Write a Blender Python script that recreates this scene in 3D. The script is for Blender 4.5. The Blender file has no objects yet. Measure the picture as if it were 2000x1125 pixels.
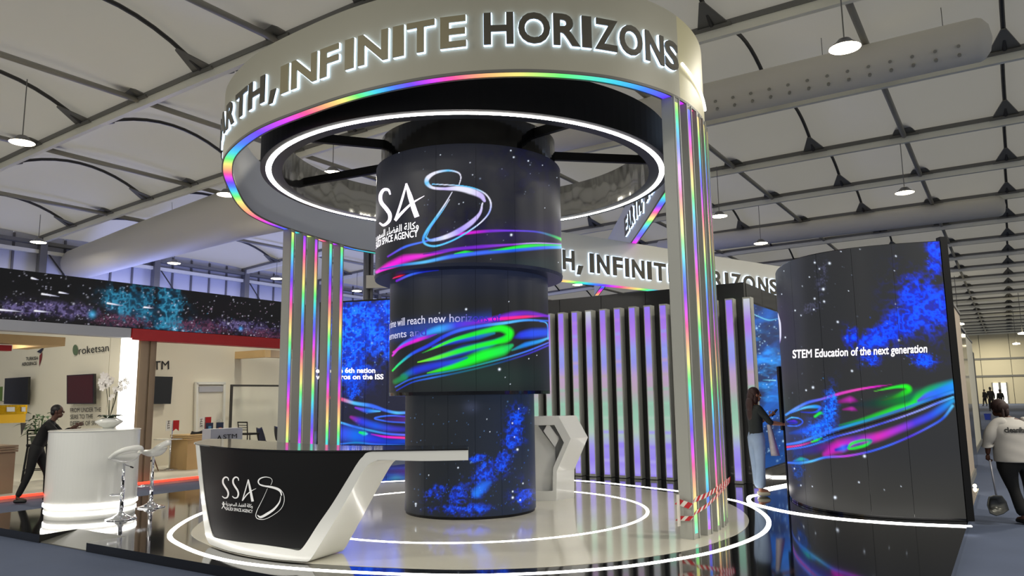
import bpy, bmesh, math, random
import numpy as np
from mathutils import Vector, Matrix
random.seed(7); rng = np.random.default_rng(11)
PI = math.pi
SC = bpy.context.scene
COL = SC.collection

# ------------------------------------------------------------------ camera, world, exposure
FPX, PITCH, ROLL, CH = 1475.0, 0.144, 0.014, 1.7
CAM = np.array([0, 0, CH])
_cp, _sp = math.cos(PITCH), math.sin(PITCH)
_f = np.array([0, _cp, _sp]); _r = np.array([1.0, 0, 0]); _u = np.array([0, -_sp, _cp])
_r2 = math.cos(ROLL) * _r - math.sin(ROLL) * _u
_u2 = math.sin(ROLL) * _r + math.cos(ROLL) * _u
RM = np.array([_r2, _u2, _f])
cd = bpy.data.cameras.new('camera'); cam = bpy.data.objects.new('camera', cd); COL.objects.link(cam)
cd.sensor_width = 36; cd.lens = FPX / 2000 * 36; cd.clip_end = 500; cd.clip_start = 0.05
M = Matrix((( _r2[0], _u2[0], -_f[0], 0), (_r2[1], _u2[1], -_f[1], 0), (_r2[2], _u2[2], -_f[2], CH), (0, 0, 0, 1)))
cam.matrix_world = M
SC.camera = cam
SC.view_settings.view_transform = 'Standard'; SC.view_settings.look = 'None'
SC.view_settings.gamma = 1.0; SC.view_settings.use_curve_mapping = False
SC.view_settings.exposure = 0.0
world = bpy.data.worlds.new('hall_ambient'); SC.world = world; world.use_nodes = True
wbg = world.node_tree.nodes['Background']; wbg.inputs[0].default_value = (1.0, 0.985, 0.94, 1); wbg.inputs[1].default_value = 0.60

AZ = 0.577                                   # direction of the hall's long axis
AX = np.array([math.sin(AZ), math.cos(AZ), 0]); VX = np.array([-math.cos(AZ), math.sin(AZ), 0])
def H(u, v, z=0.0): return tuple(AX * u + VX * v + np.array([0, 0, z]))
def ray(x, y): return np.array([(x - 1000) / FPX, -(y - 562.5) / FPX, 1.0]) @ RM
def atz(x, y, z):
    d = ray(x, y); return CAM + d * ((z - CH) / d[2])
def aty(x, y, Y):
    d = ray(x, y); return CAM + d * (Y / d[1])
def atplane(x, y, n, c):                      # point of the ray on the plane n.p = c
    d = ray(x, y); n = np.array(n, float); return CAM + d * ((c - n @ CAM) / (n @ d))
def proj(P):
    q = (np.asarray(P, float) - CAM) @ RM.T
    return np.stack([1000 + FPX * q[..., 0] / q[..., 2], 562.5 - FPX * q[..., 1] / q[..., 2]], -1)

def area_light(name, loc, size, power, col=(1, 1, 1), rot=(0, 0, 0), sy=None, spread=None):
    l = bpy.data.lights.new(name, 'AREA'); l.energy = power; l.color = col; l.size = size
    if sy: l.shape = 'RECTANGLE'; l.size_y = sy
    if spread: l.spread = spread
    o = bpy.data.objects.new(name, l); o.location = loc; o.rotation_euler = rot; COL.objects.link(o); return o
def point_light(name, loc, power, col=(1, 1, 1), r=0.2):
    l = bpy.data.lights.new(name, 'POINT'); l.energy = power; l.color = col; l.shadow_soft_size = r
    o = bpy.data.objects.new(name, l); o.location = loc; COL.objects.link(o); return o
# unseen hall lights under the roof; pair right of the stand added to brighten it
for (u, v) in [(-4, 4), (-4, 14), (3, -6), (-1, 10), (12, -8), (24, -8), (36, -8), (10, -3.5), (17, -4), (50, 5), (70, 3), (95, 3)]:
    area_light('unseen_hall_light', H(u, v, 7.6), 0.6, 400, (1.0, 0.95, 0.84))
for (u, v) in [(24, 28), (30, 24), (18, 30), (36, 27)]:                 # blue lights added to give the far tent wall its dusk tint
    point_light('added_blue_light', H(u, v, 4.6), 560, (0.36, 0.42, 1.0), 1.0)
for (u, v) in [(7.4, 17.6), (9.2, 17.2), (12.4, 16.3), (15.0, 16.6)]:   # spots of the white stand on the left
    area_light('stand_spotlight', H(u, v, 3.25), 0.5, 17, (1.0, 0.92, 0.78))

# ------------------------------------------------------------------ helpers
def lin(c):
    c = np.array(c, float) / 255.0
    return np.where(c <= 0.04045, c / 12.92, ((c + 0.055) / 1.055) ** 2.4)
MATS = {}
def mat(name, col=(128, 128, 128), rough=0.5, metal=0.0, emit=0.0, ecol=None, noise=0.0, nscale=4.0, bump=0.0, bscale=20.0, coat=0.0, alpha=1.0, trans=0.0):
    if name in MATS: return MATS[name]
    m = bpy.data.materials.new(name); m.use_nodes = True; nt = m.node_tree; b = nt.nodes['Principled BSDF']
    c = tuple(lin(col)) + (1,)
    b.inputs['Base Color'].default_value = c; b.inputs['Roughness'].default_value = rough; b.inputs['Metallic'].default_value = metal
    b.inputs['Coat Weight'].default_value = coat; b.inputs['Coat Roughness'].default_value = 0.05
    if emit:
        b.inputs['Emission Color'].default_value = tuple(lin(ecol or col)) + (1,); b.inputs['Emission Strength'].default_value = emit
    if alpha < 1: b.inputs['Alpha'].default_value = alpha
    if trans: b.inputs['Transmission Weight'].default_value = trans
    if noise or bump:
        tc = nt.nodes.new('ShaderNodeTexCoord'); n = nt.nodes.new('ShaderNodeTexNoise'); n.inputs['Scale'].default_value = nscale; n.inputs['Detail'].default_value = 5
        nt.links.new(tc.outputs['Object'], n.inputs['Vector'])
        if noise:
            r = nt.nodes.new('ShaderNodeMapRange'); r.inputs[3].default_value = 1 - noise; r.inputs[4].default_value = 1 + noise
            nt.links.new(n.outputs['Fac'], r.inputs[0])
            x = nt.nodes.new('ShaderNodeMixRGB'); x.blend_type = 'MULTIPLY'; x.inputs[0].default_value = 1; x.inputs[1].default_value = c
            nt.links.new(r.outputs[0], x.inputs[2]); nt.links.new(x.outputs[0], b.inputs['Base Color'])
        if bump:
            n2 = nt.nodes.new('ShaderNodeTexNoise'); n2.inputs['Scale'].default_value = bscale; nt.links.new(tc.outputs['Object'], n2.inputs['Vector'])
            bp = nt.nodes.new('ShaderNodeBump'); bp.inputs['Strength'].default_value = bump; nt.links.new(n2.outputs['Fac'], bp.inputs['Height']); nt.links.new(bp.outputs[0], b.inputs['Normal'])
    MATS[name] = m; return m
def attr_mat(name, strength, base=(9, 10, 12), rough=0.4, spec=0.25):      # lit picture: colour per vertex is emitted
    m = bpy.data.materials.new(name); m.use_nodes = True; nt = m.node_tree; b = nt.nodes['Principled BSDF']
    a = nt.nodes.new('ShaderNodeVertexColor'); a.layer_name = 'lit'
    b.inputs['Base Color'].default_value = tuple(lin(base)) + (1,); b.inputs['Roughness'].default_value = rough
    b.inputs['Specular IOR Level'].default_value = spec
    nt.links.new(a.outputs['Color'], b.inputs['Emission Color']); b.inputs['Emission Strength'].default_value = strength
    MATS[name] = m; return m

def tag(o, label=None, cat=None, group=None, kind=None):
    if label: o['label'] = label
    if cat: o['category'] = cat
    if group: o['group'] = group
    if kind: o['kind'] = kind
    return o
def thing(name, label, cat, loc=(0, 0, 0), rz=0.0, group=None):
    o = bpy.data.objects.new(name, None); o.empty_display_size = 0.1; COL.objects.link(o)
    o.location = loc; o.rotation_euler = (0, 0, rz); return tag(o, label, cat, group)
def base(name):
    o = bpy.data.objects.new(name, None); o.empty_display_size = 0.1; COL.objects.link(o); o['kind'] = 'structure'; return o
def copy_tree(o, parent=None):
    c = o.copy(); COL.objects.link(c)
    if parent is not None: c.parent = parent
    for ch in list(o.children): copy_tree(ch, c)
    return c
def mesh_obj(name, verts, faces, m, parent=None, smooth=False, world=False, cols=None):
    me = bpy.data.meshes.new(name); verts = np.asarray(verts, float).reshape(-1, 3)
    if world and parent is not None:
        p, L = parent, np.zeros(3)
        while p is not None: L = L + np.array(p.location); p = p.parent
        verts = verts - L
    me.from_pydata([tuple(v) for v in verts], [], [tuple(int(i) for i in f) for f in faces])
    if cols is not None:
        a = me.color_attributes.new('lit', 'FLOAT_COLOR', 'POINT')
        c = np.ones((len(verts), 4), np.float32); c[:, :3] = cols; a.data.foreach_set('color', c.ravel())
    if m is not None: me.materials.append(m)
    if smooth: me.shade_smooth()
    me.update()
    o = bpy.data.objects.new(name, me); COL.objects.link(o)
    if parent is not None: o.parent = parent
    return o
def parent_of(o, p): o.parent = p; return o

class MB:
    def __init__(s): s.v = []; s.f = []
    def add(s, vs, fs):
        n = len(s.v); s.v += [tuple(map(float, q)) for q in vs]; s.f += [tuple(i + n for i in f) for f in fs]; return s
    def box(s, c, d, ax=(1, 0, 0), ay=(0, 1, 0), az=(0, 0, 1)):
        c, ax, ay, az = map(lambda q: np.array(q, float), (c, ax, ay, az)); h = np.array(d, float) / 2
        vs = [c + ax * h[0] * i + ay * h[1] * j + az * h[2] * k for k in (-1, 1) for j in (-1, 1) for i in (-1, 1)]
        return s.add(vs, [(0, 2, 3, 1), (4, 5, 7, 6), (0, 1, 5, 4), (2, 6, 7, 3), (0, 4, 6, 2), (1, 3, 7, 5)])
    def hbox(s, u0, u1, v0, v1, z0, z1):         # box along the hall's axes
        return s.box(H((u0 + u1) / 2, (v0 + v1) / 2, (z0 + z1) / 2), (abs(u1 - u0), abs(v1 - v0), abs(z1 - z0)), AX, VX)
    def prism(s, poly, z0, z1):
        n = len(poly); vs = [(p[0], p[1], z0) for p in poly] + [(p[0], p[1], z1) for p in poly]
        fs = [tuple(range(n - 1, -1, -1)), tuple(range(n, 2 * n))] + [(i, (i + 1) % n, n + (i + 1) % n, n + i) for i in range(n)]
        return s.add(vs, fs)
    def extr(s, pts, off):                         # polygon in space pushed along off
        n = len(pts); off = np.array(off, float); vs = [np.array(p, float) for p in pts] + [np.array(p, float) + off for p in pts]
        return s.add(vs, [tuple(range(n)), tuple(range(2 * n - 1, n - 1, -1))] + [((i + 1) % n, i, n + i, n + (i + 1) % n) for i in range(n)])
    def tube(s, path, r, n=8, cap=True, closed=False, flat=None):
        P = [np.array(p, float) for p in path]; m = len(P); R = r if hasattr(r, '__len__') else [r] * m; rings = []
        up = np.array([0, 0, 1.0]); prev = None
        for i in range(m):
            t = (P[(i + 1) % m] - P[i - 1]) if closed else (P[min(i + 1, m - 1)] - P[max(i - 1, 0)])
            t = t / (np.linalg.norm(t) + 1e-9)
            if prev is None:
                a = np.cross(t, up)
                if np.linalg.norm(a) < 1e-3: a = np.cross(t, np.array([1.0, 0, 0]))
            else: a = prev - t * (prev @ t)
            a /= np.linalg.norm(a); b = np.cross(t, a); prev = a
            fx = flat or 1.0
            rings.append([P[i] + R[i] * (a * math.cos(2 * PI * k / n) + b * fx * math.sin(2 * PI * k / n)) for k in range(n)])
        vs = [q for g in rings for q in g]; fs = []
        for i in range(m if closed else m - 1):
            for k in range(n):
                j = (i + 1) % m; fs.append((i * n + k, i * n + (k + 1) % n, j * n + (k + 1) % n, j * n + k))
        if cap and not closed: fs += [tuple(range(n - 1, -1, -1)), tuple((m - 1) * n + k for k in range(n))]
        return s.add(vs, fs)
    def lathe(s, prof, c=(0, 0), n=32, a0=0.0, a1=2 * PI, closed_prof=False):
        full = abs(a1 - a0 - 2 * PI) < 1e-6; m = n if full else n + 1; k = len(prof); vs = []
        for i in range(m):
            a = a0 + (a1 - a0) * i / n
            vs += [(c[0] + r * math.cos(a), c[1] + r * math.sin(a), z) for r, z in prof]
        fs = []
        for i in range(n):
            j = (i + 1) % m
            for q in range(k if closed_prof else k - 1):
                w = (q + 1) % k; fs.append((i * k + q, j * k + q, j * k + w, i * k + w))
        return s.add(vs, fs)
    def ball(s, c, r, n=12, m=8):
        r = r if hasattr(r, '__len__') else (r, r, r); vs = []; fs = []
        for j in range(m + 1):
            t = PI * j / m
            for i in range(n):
                a = 2 * PI * i / n; vs.append((c[0] + r[0] * math.sin(t) * math.cos(a), c[1] + r[1] * math.sin(t) * math.sin(a), c[2] + r[2] * math.cos(t)))
        for j in range(m):
            for i in range(n): fs.append((j * n + i, (j + 1) * n + i, (j + 1) * n + (i + 1) % n, j * n + (i + 1) % n))
        return s.add(vs, fs)
    def build(s, name, m, parent=None, smooth=False, world=False): return mesh_obj(name, s.v, s.f, m, parent, smooth, world)
def bevel(o, w=0.01, seg=2):
    md = o.modifiers.new('bevel', 'BEVEL'); md.width = w; md.segments = seg; md.limit_method = 'ANGLE'; return o

def catmull(pts, n=12, closed=False):
    P = [np.array(p, float) for p in pts]; out = []; m = len(P)
    for i in range(m if closed else m - 1):
        p0 = P[i - 1] if (closed or i > 0) else 2 * P[0] - P[1]; p1 = P[i]; p2 = P[(i + 1) % m]
        p3 = P[(i + 2) % m] if (closed or i + 2 < m) else 2 * P[-1] - P[-2]
        for k in range(n):
            t = k / n; out.append(0.5 * ((2 * p1) + (-p0 + p2) * t + (2 * p0 - 5 * p1 + 4 * p2 - p3) * t * t + (-p0 + 3 * p1 - 3 * p2 + p3) * t ** 3))
    if not closed: out.append(P[-1])
    return np.array(out)
def resample(P, step):
    P = np.asarray(P, float); L = np.r_[0, np.cumsum(np.linalg.norm(np.diff(P, axis=0), axis=1))]; n = max(2, int(L[-1] / step) + 1)
    t = np.linspace(0, L[-1], n); return np.stack([np.interp(t, L, P[:, i]) for i in range(P.shape[1])], 1), t
def normals2(P):                                # left-hand normals of a plan curve
    T = np.gradient(P, axis=0); T /= np.linalg.norm(T, axis=1)[:, None]; return np.stack([-T[:, 1], T[:, 0]], 1)

def text_mesh(s, size=1.0, bold=0.0, ext=0.0, spacing=1.0):
    # the stock letter M closes up when emboldened, so it is drawn here stroke by stroke
    if 'M' not in s or bold <= 0: return text_raw(s, size, bold)
    adv = lambda pre: (text_raw(pre + 'I', 1, 0)[0][:, 0].max() - text_raw('I', 1, 0)[0][:, 0].max()) if pre else 0.0
    V = []; F = []; i = 0; w = 0.10 + bold; b = bold / 2
    def put(v, f):
        n = sum(len(q) for q in V); V.append(v); F.extend([tuple(k + n for k in q) for q in f])
    while i < len(s):
        x = adv(s[:i])
        if s[i] == 'M':
            l, r, t, o = 0.07 - b, 0.71 + b, 0.68 + b, -b; m = (l + r) / 2
            put(np.array([(l, o, 0), (l + w, o, 0), (l + w, t, 0), (l, t, 0), (r - w, o, 0), (r, o, 0), (r, t, 0), (r - w, t, 0), (l + w, t - w * 1.5, 0), (m, 0.27 - b, 0), (m, 0.27 + w * 1.35, 0), (r - w, t - w * 1.5, 0)]) + (x, 0, 0),
                [(0, 1, 2, 3), (4, 5, 6, 7), (8, 9, 10, 2), (9, 11, 7, 10)]); i += 1
        else:
            j = s.find('M', i); j = len(s) if j < 0 else j
            if s[i:j].strip(): v, f = text_raw(s[i:j], 1, bold); put(v + (x, 0, 0), f)
            i = j
    return np.concatenate(V) * size, F
def text_raw(s, size=1.0, bold=0.0, ext=0.0, spacing=1.0):
    if s == ',': b = bold * 0.5; return np.array([(-b, -.15 - b, 0), (.12 + b, -.15 - b, 0), (.26 + b, .17 + b, 0), (.08 - b, .17 + b, 0)], float), [(0, 1, 2, 3)]
    key = (s, bold, ext / size if size else 0, spacing)
    c = bpy.data.curves.new('t', 'FONT'); c.body = s; c.size = size; c.offset = bold * size; c.extrude = ext; c.space_character = spacing; c.resolution_u = 4
    o = bpy.data.objects.new('t', c); COL.objects.link(o)
    bpy.context.view_layer.update()
    me = bpy.data.meshes.new_from_object(o.evaluated_get(bpy.context.evaluated_depsgraph_get()))
    v = np.array([tuple(q.co) for q in me.vertices]).reshape(-1, 3); f = [tuple(p.vertices) for p in me.polygons]
    bpy.data.objects.remove(o); bpy.data.curves.remove(c); bpy.data.meshes.remove(me)
    return v, f
def text_plane(name, s, org, ex, ez, w, h, m, parent, bold=0.02, ext=0.004, spacing=1.0):   # fit s to width w and cap height h on a plane
    v, f = text_mesh(s, 1.0, bold, 0.0, spacing)
    x0, x1 = v[:, 0].min(), v[:, 0].max(); y1 = 0.73
    ex, ez = np.array(ex, float), np.array(ez, float); n = np.cross(ex, ez)
    P = np.array(org) + np.outer((v[:, 0] - x0) / (x1 - x0) * w, ex) + np.outer(v[:, 1] / y1 * h, ez) + n * ext
    return mesh_obj(name, P, f, m, parent, world=True)

# picture painting on screens: values are computed per vertex
def vnoise(x, y, seed):
    r = np.random.default_rng(seed); g = r.random((64, 64)); xi = np.floor(x).astype(int); yi = np.floor(y).astype(int); fx = x - xi; fy = y - yi
    fx = fx * fx * (3 - 2 * fx); fy = fy * fy * (3 - 2 * fy); G = lambda i, j: g[i % 64, j % 64]
    return (G(xi, yi) * (1 - fx) + G(xi + 1, yi) * fx) * (1 - fy) + (G(xi, yi + 1) * (1 - fx) + G(xi + 1, yi + 1) * fx) * fy
def fbm(x, y, seed, o=5):
    s = 0; a = 0.5
    for k in range(o): s = s + a * vnoise(x * 2 ** k, y * 2 ** k, seed + k); a *= 0.5
    return s
def sst(a, b, x): t = np.clip((x - a) / (b - a), 0, 1); return t * t * (3 - 2 * t)
class Paint:                                      # x, y: picture coordinates of every vertex
    def __init__(s, x, y, basecol=(24, 26, 32)):
        s.x, s.y = x, y; s.c = np.tile(lin(basecol), (len(x), 1)).astype(float)
    def over(s, col, a): s.c = s.c * (1 - a[:, None]) + np.asarray(col) * a[:, None]
    def addc(s, col, a): s.c = s.c + np.asarray(col) * a[:, None]
    def stroke(s, pts, w, cols, soft=0.6, gain=1.0, n=8):
        k = catmull([(p[0], p[1]) for p in pts], n); m = len(k); W = np.interp(np.linspace(0, 1, m), np.linspace(0, 1, len(w)) if hasattr(w, '__len__') else [0, 1], w if hasattr(w, '__len__') else [w, w])
        C = np.array([lin(c) for c in cols]); t = np.linspace(0, 1, len(C)); T = np.linspace(0, 1, m); K = np.stack([np.interp(T, t, C[:, i]) for i in range(3)], 1)
        mw = W.max() * 1.6 + 3; box = (s.x > k[:, 0].min() - mw) & (s.x < k[:, 0].max() + mw) & (s.y > k[:, 1].min() - mw) & (s.y < k[:, 1].max() + mw)
        idx = np.nonzero(box)[0]
        if not len(idx): return
        X, Y = s.x[idx], s.y[idx]; best = np.full(len(idx), 1e9); bi = np.zeros(len(idx)); 
        for i in range(m - 1):
            a, b = k[i], k[i + 1]; d = b - a; L = d @ d + 1e-9; t_ = np.clip(((X - a[0]) * d[0] + (Y - a[1]) * d[1]) / L, 0, 1)
            D = np.hypot(X - a[0] - t_ * d[0], Y - a[1] - t_ * d[1]); w_ = W[i] + (W[i + 1] - W[i]) * t_
            q = D / np.maximum(w_ / 2, 0.3); u = q < best; best[u] = q[u]; bi[u] = i + t_[u]
        i0 = np.clip(bi.astype(int), 0, m - 2); fr = (bi - i0)[:, None]; col = K[i0] * (1 - fr) + K[i0 + 1] * fr
        a = (1 - sst(1 - soft, 1 + soft, best))[:, None]
        s.c[idx] = s.c[idx] * (1 - a) + col * a * gain
    def stars(s, n, box, seed, size=(0.7, 1.6), col=(200, 220, 255), gain=1.0):
        r = np.random.default_rng(seed)
        for _ in range(n):
            px, py = r.uniform(box[0], box[2]), r.uniform(box[1], box[3]); z = r.uniform(*size) * (1.8 if r.random() < 0.08 else 1)
            m = (abs(s.x - px) < 3 * z) & (abs(s.y - py) < 3 * z)
            if m.any(): s.c[m] += lin(col) * gain * r.uniform(0.3, 1.0) * np.exp(-((s.x[m] - px) ** 2 + (s.y[m] - py) ** 2) / (z * z))[:, None]
    def dot(s, px, py, z, col=(230, 240, 255), gain=1.5):
        z = z * 0.85
        m = (abs(s.x - px) < 4 * z) & (abs(s.y - py) < 4 * z)
        if m.any(): s.c[m] += lin(col) * gain * np.exp(-((s.x[m] - px) ** 2 + (s.y[m] - py) ** 2) / (z * z))[:, None]
    def nebula(s, blobs, col, col2, scale, seed, thr=0.5, gain=1.0):
        msk = 0
        for (bx, by, rx, ry, ang) in blobs:
            ca, sa = math.cos(ang), math.sin(ang); dx, dy = s.x - bx, s.y - by; U = (dx * ca + dy * sa) / rx; V = (-dx * sa + dy * ca) / ry
            msk = np.maximum(msk, np.exp(-(U * U + V * V)))
        n = fbm(s.x / scale + 3, s.y / scale + 9, seed, 6); wsp = 1 - np.abs(2 * fbm(s.x / scale * 1.7, s.y / scale * 1.7, seed + 20, 5) - 1) * 2.2
        fil = 1 - np.abs(2 * fbm(s.x / scale * 3.0 + 7, s.y / scale * 3.0, seed + 40, 3) - 1) * 2.6
        a = sst(thr, thr + 0.34, n * 0.5 + msk * 0.45 + 0.10 * wsp + 0.16 * fil) * np.clip(msk * 1.5, 0, 1) * (0.5 + 0.5 * sst(-0.4, 0.9, fil))
        s.over(lin(col) * gain, np.clip(a * 0.92, 0, 1)); s.addc(lin(col2) * gain * 0.7, a ** 2 * sst(0.35, 0.85, fil * 0.5 + n * 0.5)); s.addc(lin(col) * gain * 0.10, np.clip(msk, 0, 1) ** 1.5 * sst(0.25, 0.7, n))
        r = np.random.default_rng(seed + 5)
        for _ in range(int(len(blobs) * 16)):
            b = blobs[r.integers(len(blobs))]; px, py = b[0] + r.normal() * b[2] * 0.6, b[1] + r.normal() * b[3] * 0.6; m = (abs(s.x - px) < 3) & (abs(s.y - py) < 3)
            if m.any(): s.c[m] += lin(col2) * r.uniform(0.3, 0.9) * np.exp(-((s.x[m] - px) ** 2 + (s.y[m] - py) ** 2) / 0.8)[:, None]
def hue(h, s=0.85, v=1.0):
    h = np.asarray(h) % 1.0; k = (h[..., None] * 6 + np.array([0, 4, 2])) % 6; return v * (1 - s * (1 - np.clip(np.abs(k - 3) - 1, 0, 1)))
HC = [lin(c) for c in ((255, 235, 120), (90, 255, 110), (30, 215, 235), (30, 120, 255), (90, 30, 255), (215, 20, 255), (255, 60, 150), (255, 170, 110))]
HC = [c + 0.015 for c in HC]
def rainbow(t):
    t = (np.asarray(t) % 1.0) * len(HC); i = t.astype(int) % len(HC); f = (t - np.floor(t))[..., None]; A = np.array(HC); return A[i] * (1 - f) + A[(i + 1) % len(HC)] * f
# ------------------------------------------------------------------ materials
m_memb = mat('roof_membrane', (212, 211, 204), 0.6, noise=0.05, nscale=0.6)
def translucent(m, amount, col):              # thin coated fabric lets part of the daylight through
    nt = m.node_tree; b = nt.nodes['Principled BSDF']; o = nt.nodes['Material Output']; t = nt.nodes.new('ShaderNodeBsdfTranslucent'); x = nt.nodes.new('ShaderNodeMixShader')
    t.inputs[0].default_value = tuple(lin(col)) + (1,); x.inputs[0].default_value = amount
    nt.links.new(b.outputs[0], x.inputs[1]); nt.links.new(t.outputs[0], x.inputs[2]); nt.links.new(x.outputs[0], o.inputs[0])
translucent(m_memb, 0.38, (230, 226, 214))
m_rafter = mat('rafter_white', (232, 230, 214), 0.5); m_rail = mat('keder_rail_grey', (112, 111, 106), 0.5, 0.0)
m_purl = mat('purlin_steel', (150, 147, 136), 0.5, 0.0); m_arch = mat('arch_dark_steel', (58, 57, 55), 0.5, 0.2); m_guss = mat('gusset_grey', (105, 104, 98), 0.5, 0.0)
m_carpet = mat('blue_grey_carpet', (66, 76, 98), 0.95, noise=0.14, nscale=1.4, bump=0.2, bscale=300)
m_wallp = mat('tent_wall_panel', (190, 192, 205), 0.6); m_alu = mat('aluminium', (130, 130, 132), 0.35, 0.7)
m_black = mat('gloss_black', (10, 10, 12), 0.12, coat=0.4); m_blackm = mat('satin_black', (9, 9, 10), 0.5); m_blackm.node_tree.nodes['Principled BSDF'].inputs['Specular IOR Level'].default_value = 0.25; m_blackp = mat('platform_gloss_black', (9, 10, 12), 0.07, coat=0.6)
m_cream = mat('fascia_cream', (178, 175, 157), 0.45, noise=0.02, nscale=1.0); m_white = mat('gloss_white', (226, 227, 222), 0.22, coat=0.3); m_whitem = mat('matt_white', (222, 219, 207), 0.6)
m_led = mat('white_led', (255, 255, 255), 0.5, emit=9, ecol=(255, 250, 244)); m_grey = mat('post_grey', (166, 167, 160), 0.4); m_duct = mat('duct_fabric', (214, 210, 200), 0.6, bump=0.05, bscale=2.0)
m_chrome = mat('chrome', (225, 226, 230), 0.08, 1.0); m_wood = mat('light_wood', (190, 160, 112), 0.5, noise=0.12, nscale=3.0); m_woodg = mat('grey_wood', (140, 120, 96), 0.5, noise=0.12, nscale=3.0)
m_red = mat('red_lacquer', (170, 22, 26), 0.4); m_redled = mat('red_led', (255, 60, 40), 0.5, emit=2.6); m_lamp = mat('lamp_glow', (255, 250, 225), 0.5, emit=22, ecol=(255, 240, 200))
m_pic = attr_mat('lit_screen', 1.0); m_rb = attr_mat('iridescent_light', 1.0, (120, 120, 125), 0.25)
m_marble = mat('cream_marble', (226, 222, 206), 0.1, noise=0.05, nscale=1.5, coat=0.4)
m_ink = mat('black_lettering', (14, 14, 15), 0.5); m_skin = mat('skin', (176, 120, 92), 0.55); m_skind = mat('dark_skin', (84, 52, 38), 0.55)

# ------------------------------------------------------------------ the hall
U0, U1, VR, VL = -9.9, 120.1, -34.4, 33.2
def zroof(v): return 9.42 - 0.92 * (abs(v + 0.6) / 33.8) ** 2.4
o = MB().hbox(U0 - 3, U1 + 5, VR, VL + 2, -0.06, 0.0).build('floor', m_carpet); tag(o, kind='structure')
ceil = base('ceiling')
mv = np.r_[np.arange(-26.6, -10.9, 2.6), np.arange(-10.9 + 0, VL + 0.01, 0.52)] if False else np.arange(-26.6, VL + 0.11, 0.65)
NT = 12
def memb(i):
    u0 = 0.1 + 5 * i; vs = []; fs = []
    for a in range(NT + 1):
        t = a / NT
        for v in mv:
            c = 0.5 + 0.5 * math.cos(2 * PI * (v + 0.6) / 5.2)
            z = zroof(v) + 0.10 + 4 * t * (1 - t) * (0.70 * c ** 1.3 + 0.10)
            vs.append(H(u0 + 5 * t, v, z))
    k = len(mv)
    for a in range(NT):
        for b in range(k - 1): fs.append((a * k + b, a * k + b + 1, (a + 1) * k + b + 1, (a + 1) * k + b))
    mesh_obj('membrane_panel', vs, fs, m_memb, ceil, smooth=True)
for i in range(-2, 24): memb(i)
rv = np.linspace(-26.6, VL, 24)
def strip(name, m, u, w, za, zb, par):
    mb = MB(); vs = []; fs = []
    for v in rv:
        z = zroof(v); vs += [H(u - w / 2, v, z + za), H(u + w / 2, v, z + za), H(u + w / 2, v, z + zb), H(u - w / 2, v, z + zb)]
    for i in range(len(rv) - 1):
        for k in range(4): fs.append((i * 4 + k, i * 4 + (k + 1) % 4, i * 4 + 4 + (k + 1) % 4, i * 4 + 4 + k))
    fs += [(0, 1, 2, 3)]; mb.add(vs, fs); return mb.build(name, m, par)
for i in range(-1, 25):
    u = 0.1 + 5 * i; strip('rafter', m_rafter, u, 0.13, -0.22, -0.03, ceil); strip('keder_rail', m_rail, u, 0.20, -0.03, 0.09, ceil)
tube_me = arch_me = guss_me = None
def place(me, name, loc):
    o = bpy.data.objects.new(name, me); COL.objects.link(o); o.parent = ceil; o.location = loc; return o
tb = MB().tube([H(0.1, 0), H(4.9, 0)], 0.075, 8); tube_me = tb.build('purlin', m_purl, smooth=True); tm = tube_me.data; bpy.data.objects.remove(tube_me)
ab = MB().tube([H(0.1 + 4.8 * t, 0, 0.72 * 4 * t * (1 - t)) for t in np.linspace(0, 1, 13)], 0.05, 6); q = ab.build('arch_rod', m_arch); am = q.data; bpy.data.objects.remove(q)
gb = MB(); 
for s in (-1, 1):
    gb.extr([H(s * 0.05, -0.34, 0), H(s * 0.05, 0.34, 0), H(s * 0.75, 0.05, 0.24), H(s * 0.75, -0.05, 0.24)], (0, 0, 0.03))
gb.hbox(-0.14, 0.14, -0.4, 0.4, -0.06, 0.0)
q = gb.build('gusset_plate', m_guss); gm = q.data; bpy.data.objects.remove(q)
ng = 0
for i in range(-1, 24):
    for n in range(-6, 13):
        v = -0.6 + 2.6 * n
        if i < 1 and n > 4: pass
        o = place(tm if n % 2 else am, 'purlin' if n % 2 else 'arch_rod', H(0.1 + 5 * i, v, zroof(v) - (0.02 if n % 2 else -0.02)))
    if i >= 1:
        for n in range(-1 if i < 8 else 0, 13 if i < 8 else 3):
            v = -0.6 + 2.6 * n; place(gm, 'gusset_plate', H(0.1 + 5 * i, v, zroof(v) + 0.02)); ng += 1
# side wall of the tent
wl = base('wall_left'); m_mull = mat('mullion_grey', (98, 98, 104), 0.5)
for i in range(-2, 12):
    for k in range(5): MB().hbox(0.1 + 5 * i + k, 1.1 + 5 * i + k - 0.04, VL, VL + 0.08, 0, 8.70).build('wall_panel', m_wallp, wl)
    if i > 0:
        for k in range(5): MB().hbox(0.1 + 5 * i + k - 0.05, 0.1 + 5 * i + k + 0.03, VL - 0.06, VL + 0.02, 0, 8.6).build('mullion', m_mull, wl)
        MB().hbox(0.1 + 5 * i - 0.14, 0.1 + 5 * i + 0.14, VL - 0.38, VL - 0.1, 0, 8.5).build('wall_column', m_alu, wl)
        MB().tube([H(0.1 + 5 * i, VL - 0.2, 8.2), H(2.6 + 5 * i, VL - 0.2, 5.2)], 0.03, 6).build('brace_cable', m_arch, wl)
MB().hbox(U0, 60, VL - 0.34, VL - 0.04, 8.22, 8.36).build('eave_beam', m_rail, wl); MB().hbox(U0, 60, VL - 0.25, VL - 0.04, 7.85, 8.0).build('eave_beam', m_rafter, wl)
MB().hbox(60, U1, VL, VL + 0.1, 0, 8.7).build('wall_panel', m_wallp, wl)
we = base('wall_end'); m_endw = mat('end_wall_cream', (205, 196, 168), 0.6)
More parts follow.
